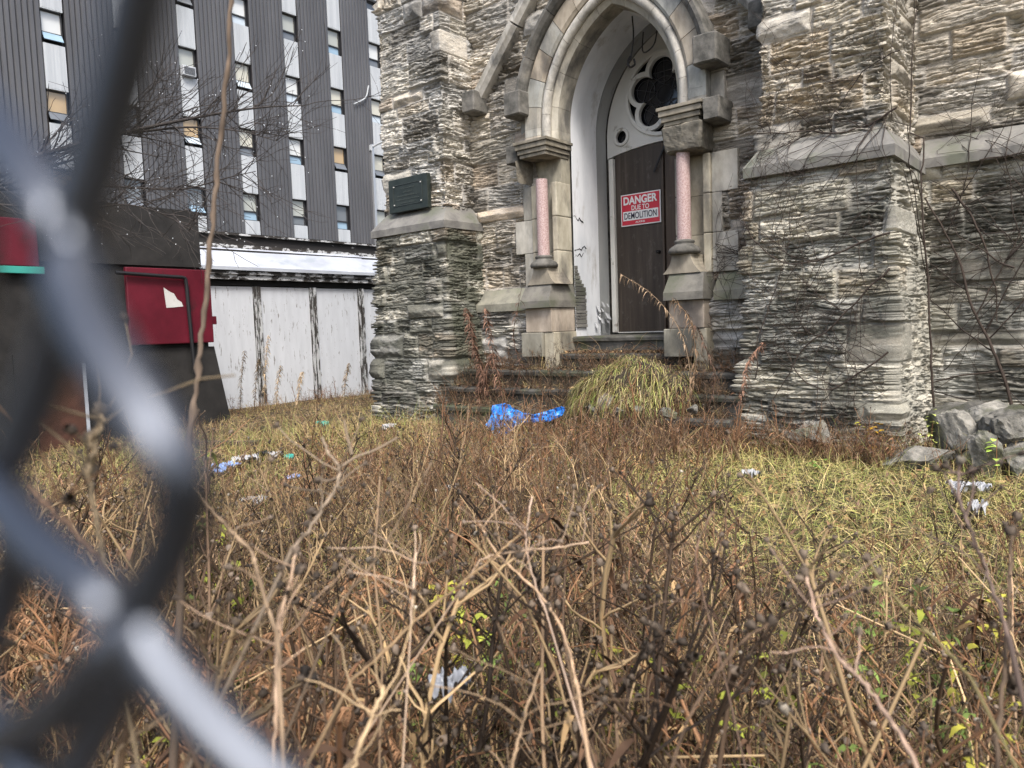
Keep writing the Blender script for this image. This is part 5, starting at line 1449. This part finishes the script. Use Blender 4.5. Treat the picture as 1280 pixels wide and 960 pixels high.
# ------------------------------------------------------------------ bare tree at the left
tr = thing('bare_tree', tuple(np.array([-8.6, 1.2, -1.5])), 'bare dark tree with wet twigs before the grey building', 'tree')
tcol = np.array([.05, .045, .042])
g = PB(); tp = smooth_path([(-8.6, 1.2, -1.5), (-8.55, 1.25, 0), (-8.6, 1.3, 1.6), (-8.5, 1.35, 3.2), (-8.55, 1.5, 5.5)], 6)
g.tube(tp, np.linspace(.17, .06, len(tp)), 10, tcol); g.build('trunk', M['bark'], tr)
r = np.random.default_rng(31); drops = MB()
def limb(pxs, Xd, r0, seed):
    g = PB(); r = np.random.default_rng(seed)
    pts = [on_x(a, b, Xd + .25 * i) for i, (a, b) in enumerate(pxs)]
    pts = [np.array([-8.55, 1.4, pts[0][2] - .35])] + pts
    P = smooth_path(pts, 7); R = np.linspace(r0, r0 * .16, len(P)); g.tube(P, R, 6, tcol)
    for i in range(len(P) // 4, len(P)):
        for b in range(2):
            if r.random() < .6:
                d = P[min(i + 1, len(P) - 1)] - P[i - 1]; d /= np.linalg.norm(d)
                up = r.choice([1, 1, -1]) * r.uniform(.3, 1.1)
                Q, _ = bendy(P[i], d + np.array([r.normal(0, .3), r.normal(0, .3), up]), r.uniform(.25, .95), 7, r, .3, r.uniform(-.3, .3))
                g.tube(Q, np.linspace(max(R[i] * .45, .0045), .0018, 8), 4, tcol * 1.1)
                for c_ in range(r.integers(2, 6)):
                    k = r.integers(1, 7); d2 = Q[k + 1 if k < 7 else k] - Q[k - 1]; d2 /= np.linalg.norm(d2) + 1e-9
                    E, _ = bendy(Q[k], d2 + r.normal(0, .55, 3), r.uniform(.12, .42), 4, r, .35); g.tube(E, [.003, .0026, .0022, .002, .0016], 3, tcol * 1.2)
                    if r.random() < .32:
                        q = E[r.integers(1, 5)]; drops.lathe([(.001, -.005), (.004, -.002), (.004, .002), (.001, .005)], q, 5)
    g.build('limb', M['bark'], tr)
limb([(-60, 215), (40, 196), (130, 172), (200, 156), (272, 142), (330, 134), (380, 132)], -7.6, .030, 1)
limb([(-40, 235), (60, 200), (130, 172), (190, 163), (240, 159), (300, 164), (345, 176)], -7.7, .022, 2)
limb([(-80, 250), (20, 236), (120, 233), (175, 235), (230, 236), (285, 222), (320, 214)], -7.6, .020, 3)
limb([(-60, 262), (40, 258), (110, 260), (160, 256), (210, 270), (235, 290)], -7.5, .014, 4)
limb([(-60, 225), (0, 232), (60, 210), (110, 190), (150, 150), (190, 110)], -7.6, .018, 6)
tag(drops.build('water_drops', mat('water_drop', (.8, .85, .9), .05, spec=1.0), tr, smooth=True), kind='stuff')

# ------------------------------------------------------------------ rocks
def rock(px, py, Y, sx, sy, sz, seed, label, tint=1.0, rot=0.0, tilt=0.0, group='fallen stones by the right buttress'):
    bm = bmesh.new(); bmesh.ops.create_icosphere(bm, subdivisions=5, radius=1)
    r = np.random.default_rng(seed); v = np.array([q.co[:] for q in bm.verts])
    for k in range(11):
        nn = r.normal(size=3); nn /= np.linalg.norm(nn); d = r.uniform(.38, .72); e = np.clip(v @ nn - d, 0, None); v = v - e[:, None] * nn[None] * .96
    v = v * (1 + .16 * (fbm3(v * 5 + seed, seed, 5) - .5)[:, None] * 2)
    v = v * np.array([sx, sy, sz]) * 1.08; ca, sa = math.cos(tilt), math.sin(tilt)
    v = np.stack([v[:, 0] * ca - v[:, 2] * sa, v[:, 1], v[:, 0] * sa + v[:, 2] * ca], 1); ca, sa = math.cos(rot), math.sin(rot)
    v = np.stack([v[:, 0] * ca - v[:, 1] * sa, v[:, 0] * sa + v[:, 1] * ca, v[:, 2]], 1)
    p = on_y(px, py, Y); v = v + p
    bm.verts.index_update(); f = [[q.index for q in fc.verts] for fc in bm.faces]; bm.free()
    o = make('rock', v, f, M['rock'], None, np.broadcast_to(np.array([1, .98, .93]) * tint, (len(v), 3)), loc=tuple(p), smooth=True)
    try: o.data.set_sharp_from_angle(angle=R_(28))
    except Exception: pass
    tag(o, label, 'rock', group)
rock(1192, 548, 6.05, .16, .18, .30, 1, 'tall grey slab leaning against the buttress corner', 1.25, .2, .35)
rock(1243, 517, 6.35, .20, .20, .12, 2, 'flat tan stone on top of the pile by the right wall', 1.35, .4, .1)
rock(1272, 530, 6.0, .20, .24, .20, 3, 'dark angular boulder at the right edge of the picture', .8, .1, .6)
rock(1278, 575, 5.7, .17, .18, .16, 4, 'pale rounded boulder low at the right edge below the dark one', 1.4, .3, 0)
rock(1232, 580, 5.7, .12, .16, .20, 5, 'grey upright stone in front of the dark gap in the pile', 1.0, .5, .2)
rock(1150, 572, 5.75, .26, .16, .12, 6, 'low grey stone half hidden in weeds left of the leaning slab', 1.0, .2, .05)
rock(1215, 572, 6.0, .18, .16, .16, 7, 'small grey stone between the leaning slab and upright stone', 1.1, .6, .1)
rock(1215, 545, 6.5, .35, .25, .25, 8, 'dark damp stone at the back of the pile', .6, .1, .1)
rock(1018, 545, 6.05, .12, .10, .13, 9, 'small grey block at the foot of the right buttress', 1.2, .1, .1)
rock(1000, 548, 6.02, .14, .10, .10, 10, 'low pale block at the left foot of the right buttress', 1.3, .4, .0)
rock(758, 500, 5.75, .12, .1, .10, 11, 'rounded pale cobble on the heap left of the grass tuft', 1.2, .4, .0, 'cobbles in the heap on the steps')

for i, (px, py, Y, a) in enumerate([(742, 512, 5.72, .07), (772, 516, 5.7, .09), (800, 512, 5.7, .06), (835, 518, 5.7, .08), (750, 488, 5.85, .06), (868, 510, 5.75, .07)]):
    rock(px, py, Y, a, a * .8, a * .75, 30 + i, 'small cobble half buried in the heap below the grass tuft', .8 + .1 * (i % 4), i * .9, .1, 'cobbles in the heap on the steps')
# yellow leaved plants along the buttress foot
def yellow(px, py, Y, label, col, seed, n=16, s_=.05):
    g = PB(); r = np.random.default_rng(seed); p = on_y(px, py, Y); zg = float(gz(p[0], p[1]))
    P, _ = bendy((p[0], p[1], zg - .02), (0, 0, 1), p[2] - zg + .06, 6, r, .1); g.tube(P, np.linspace(.004, .002, 7), 4, RED)
    for i in range(n):
        q = P[r.integers(3, 7)] + r.normal(0, .03, 3); a = r.uniform(0, 6.28)
        g.leaf(q, (math.cos(a), math.sin(a), .3), r.uniform(.7, 1.3) * s_, s_ * .3, np.asarray(col) * r.uniform(.7, 1.25), .5, curl=.2)
    tag(g.build('leafy_plant', M['plant'], None, (p[0], p[1], zg)), label, 'plant')
yellow(1100, 540, 5.95, 'small plant with orange yellow leaves at the right buttress foot', (.62, .36, .02), 1, 12, .06)
yellow(1086, 536, 6.0, 'small yellow green leaf cluster beside the orange leaved plant', (.40, .38, .04), 2, 10, .045)
yellow(1163, 530, 6.0, 'pale green upright plant at the vine covered corner', (.30, .33, .09), 3, 26, .04)
yellow(1247, 555, 5.5, 'green sprout in front of the rock pile', (.26, .36, .06), 4, 9, .06)
yellow(1020, 582, 5.3, 'bright green sprout in the grass before the right buttress', (.2, .36, .06), 5, 9, .06)

# ------------------------------------------------------------------ litter
def crumple(name, px, py, D, sx, sy, seed, mt, label, cat, amp=.06, hole=None, rot=0.0, hz=.03, n=26):
    p = at_dist(px, py, D); z = float(gz(p[0], p[1])) if D > 0 else 0
    u = np.linspace(-1, 1, n); U, Vv = np.meshgrid(u, u)
    rr = 1 + .35 * (fbm2(np.arctan2(Vv, U) * 1.5 + seed, U * 0 + seed, seed, 3) - .5) * 2
    x = U * sx * rr; y = Vv * sy * rr
    if hole: y = y * hole(U)
    ridge = np.abs(fbm2(U * 2.2 + seed, Vv * 2.2, seed + 1, 4) - .5) * 2
    h = hz + amp * (1 - ridge * 2.2) + amp * .5 * (fbm2(U * 6, Vv * 6, seed + 2, 3) - .5)
    ca, sa = math.cos(rot), math.sin(rot)
    X = p[0] + x * ca - y * sa; Y = p[1] + x * sa + y * ca
    Z = p[2] + h - amp * .3
    i = np.arange(n * n).reshape(n, n); q = np.stack([i[:-1, :-1], i[:-1, 1:], i[1:, 1:], i[1:, :-1]], -1).reshape(-1, 4)
    o = make(name, np.stack([X, Y, Z], -1).reshape(-1, 3), q, mt, loc=tuple(p), smooth=True)
    tag(o, label, cat); return o
def standing(name, loops, Y, mt, label, cat, seed, amp=.05):
    """crumpled sheet caught upright in the weeds, outline given on the plane Y and filled with folds"""
    out = MB()
    for lp in loops:
        P = np.array([on_y(a, b, Y) for a, b in lp]); c = P.mean(0); n = 90; m = 30
        Q = np.array([P[int(k)] * (1 - k % 1) + P[(int(k) + 1) % len(P)] * (k % 1) for k in np.linspace(0, len(P), n, endpoint=False)])
        v = [c]; f = []
        for j in range(1, m + 1):
            for k in range(n): v.append(c + (Q[k] - c) * j / m)
        v = np.array(v)
        nz = fbm3(v * 9, seed, 4); nz2 = np.abs(fbm3(v * 16 + 5, seed + 3, 3) - .5)
        nz3 = np.abs(fbm3(v * np.array([30, 30, 14.]) + 15, seed + 7, 3) - .5)
        v[:, 1] += (nz - .5) * amp * 3.4 - nz2 * amp * 4.5 - nz3 * amp * 2.2 - (v[:, 2] - v[:, 2].min()) * -.55
        for k in range(n): f.append((0, 1 + k, 1 + (k + 1) % n))
        for j in range(m - 1):
            for k in range(n): a = 1 + j * n; f.append((a + k, a + n + k, a + n + (k + 1) % n, a + (k + 1) % n))
        out.add(v, f)
    o = out.build(name, mt, smooth=True, loc=tuple(on_y(*loops[0][0], Y)))
    return tag(o, label, cat)
standing('blue_tarp', [[(606, 508), (618, 506), (628, 510), (645, 517), (655, 518), (672, 521), (682, 513), (690, 510), (698, 512), (694, 521), (680, 528), (660, 529), (646, 530), (637, 540), (628, 546), (618, 541), (607, 533)]], 5.35, M['blue'], 'crumpled bright blue tarpaulin in the grass before the church steps', 'tarpaulin', 3, .05)
for i, (px, py, sx, sy, mt, lb_, nm, ct) in enumerate([
    (285, 588, .12, .10, 'bag_blue', 'pale blue crumpled plastic bag left in the litter before the garage', 'plastic_bag', 'bag'),
    (308, 578, .14, .10, 'bag_white', 'white crumpled plastic bag behind the pale blue one', 'plastic_bag', 'bag'),
    (270, 594, .06, .06, 'bag_blue', 'small blue plastic scrap left of the pale blue bag', 'plastic_scrap', 'litter'),
    (332, 571, .08, .07, 'bag_black', 'black plastic scrap beside the white bag', 'plastic_scrap', 'litter'),
    (345, 572, .07, .06, 'bag_white', 'grey white paper scrap beside the black plastic', 'paper_scrap', 'litter'),
    (361, 576, .07, .05, 'bag_teal', 'teal green plastic scrap near the litter before the garage', 'plastic_scrap', 'litter'),
    (404, 533, .10, .05, 'bag_teal', 'thin teal scrap on the bare ground by the garage doors', 'plastic_scrap', 'litter'),
    (487, 537, .09, .06, 'bag_white', 'pale scrap on the ground below the left buttress', 'paper_scrap', 'litter'),
    (938, 597, .07, .06, 'bag_white', 'white crumpled paper in the grass before the right buttress', 'paper_scrap', 'litter'),
    (1214, 616, .12, .08, 'bag_white', 'white crumpled plastic sheet in front of the rocks', 'plastic_bag', 'litter'),
    (1222, 642, .09, .05, 'bag_white', 'grey white scrap just below the white sheet by the rocks', 'paper_scrap', 'litter'),
    (565, 616, .07, .06, 'bag_white', 'white scrap caught in the weeds below the blue tarpaulin', 'paper_scrap', 'litter'),
    (315, 632, .09, .08, 'bag_white', 'greyish plastic scrap low in the weeds below the blue bag', 'plastic_scrap', 'litter'),
    (366, 602, .07, .05, 'bag_blue', 'pale lilac scrap in the weeds right of the blue bag', 'plastic_scrap', 'litter'),
    (732, 513, .05, .06, 'bag_white', 'small white paper scrap beside the rubble heap', 'paper_scrap', 'litter'),
    (563, 872, .05, .05, 'bag_grey', 'clear grey plastic deep in the near thicket', 'plastic_scrap', 'litter')]):
    d = ray(px, py); dn = np.linalg.norm(d)
    if py > 800: D = 1.75
    else:
        D = None
        for q in np.linspace(1, 12, 400):
            p = d / dn * q
            if p[2] < gz(p[0], p[1]) + .05: D = q; break
        D = D or 6.0
    crumple(nm, px, py, D, sx * .8, sy * .8, 10 + i, M[mt], lb_, ct, .05 if sx > .08 else .035, rot=i * 1.1)
def plank(px, py, L, ang, label):
    d = ray(px, py); q = 4.0
    for q in np.linspace(2, 12, 400):
        p = d / np.linalg.norm(d) * q
        if p[2] < gz(p[0], p[1]) + .05: break
    g = MB(); bm = bmesh.new(); bmesh.ops.create_cube(bm, size=1); bmesh.ops.subdivide_edges(bm, edges=bm.edges[:], cuts=5, use_grid_fill=True)
    for v in bm.verts:
        x, y, z = v.co.x * L, v.co.y * .12, v.co.z * .035
        k = vn2(np.array(x * 9), np.array(y * 20), 3); y += (float(k) - .5) * .03; z += .03 * x * x
        v.co = Vector((p[0] + x * math.cos(ang) - y * math.sin(ang), p[1] + x * math.sin(ang) + y * math.cos(ang), p[2] + z + .02))
    g.bm(bm); tag(g.build('plank', M['rotwood'], loc=tuple(p)), label, 'plank')
plank(283, 556, .75, .5, 'rotten dark plank lying on the ground before the garage')
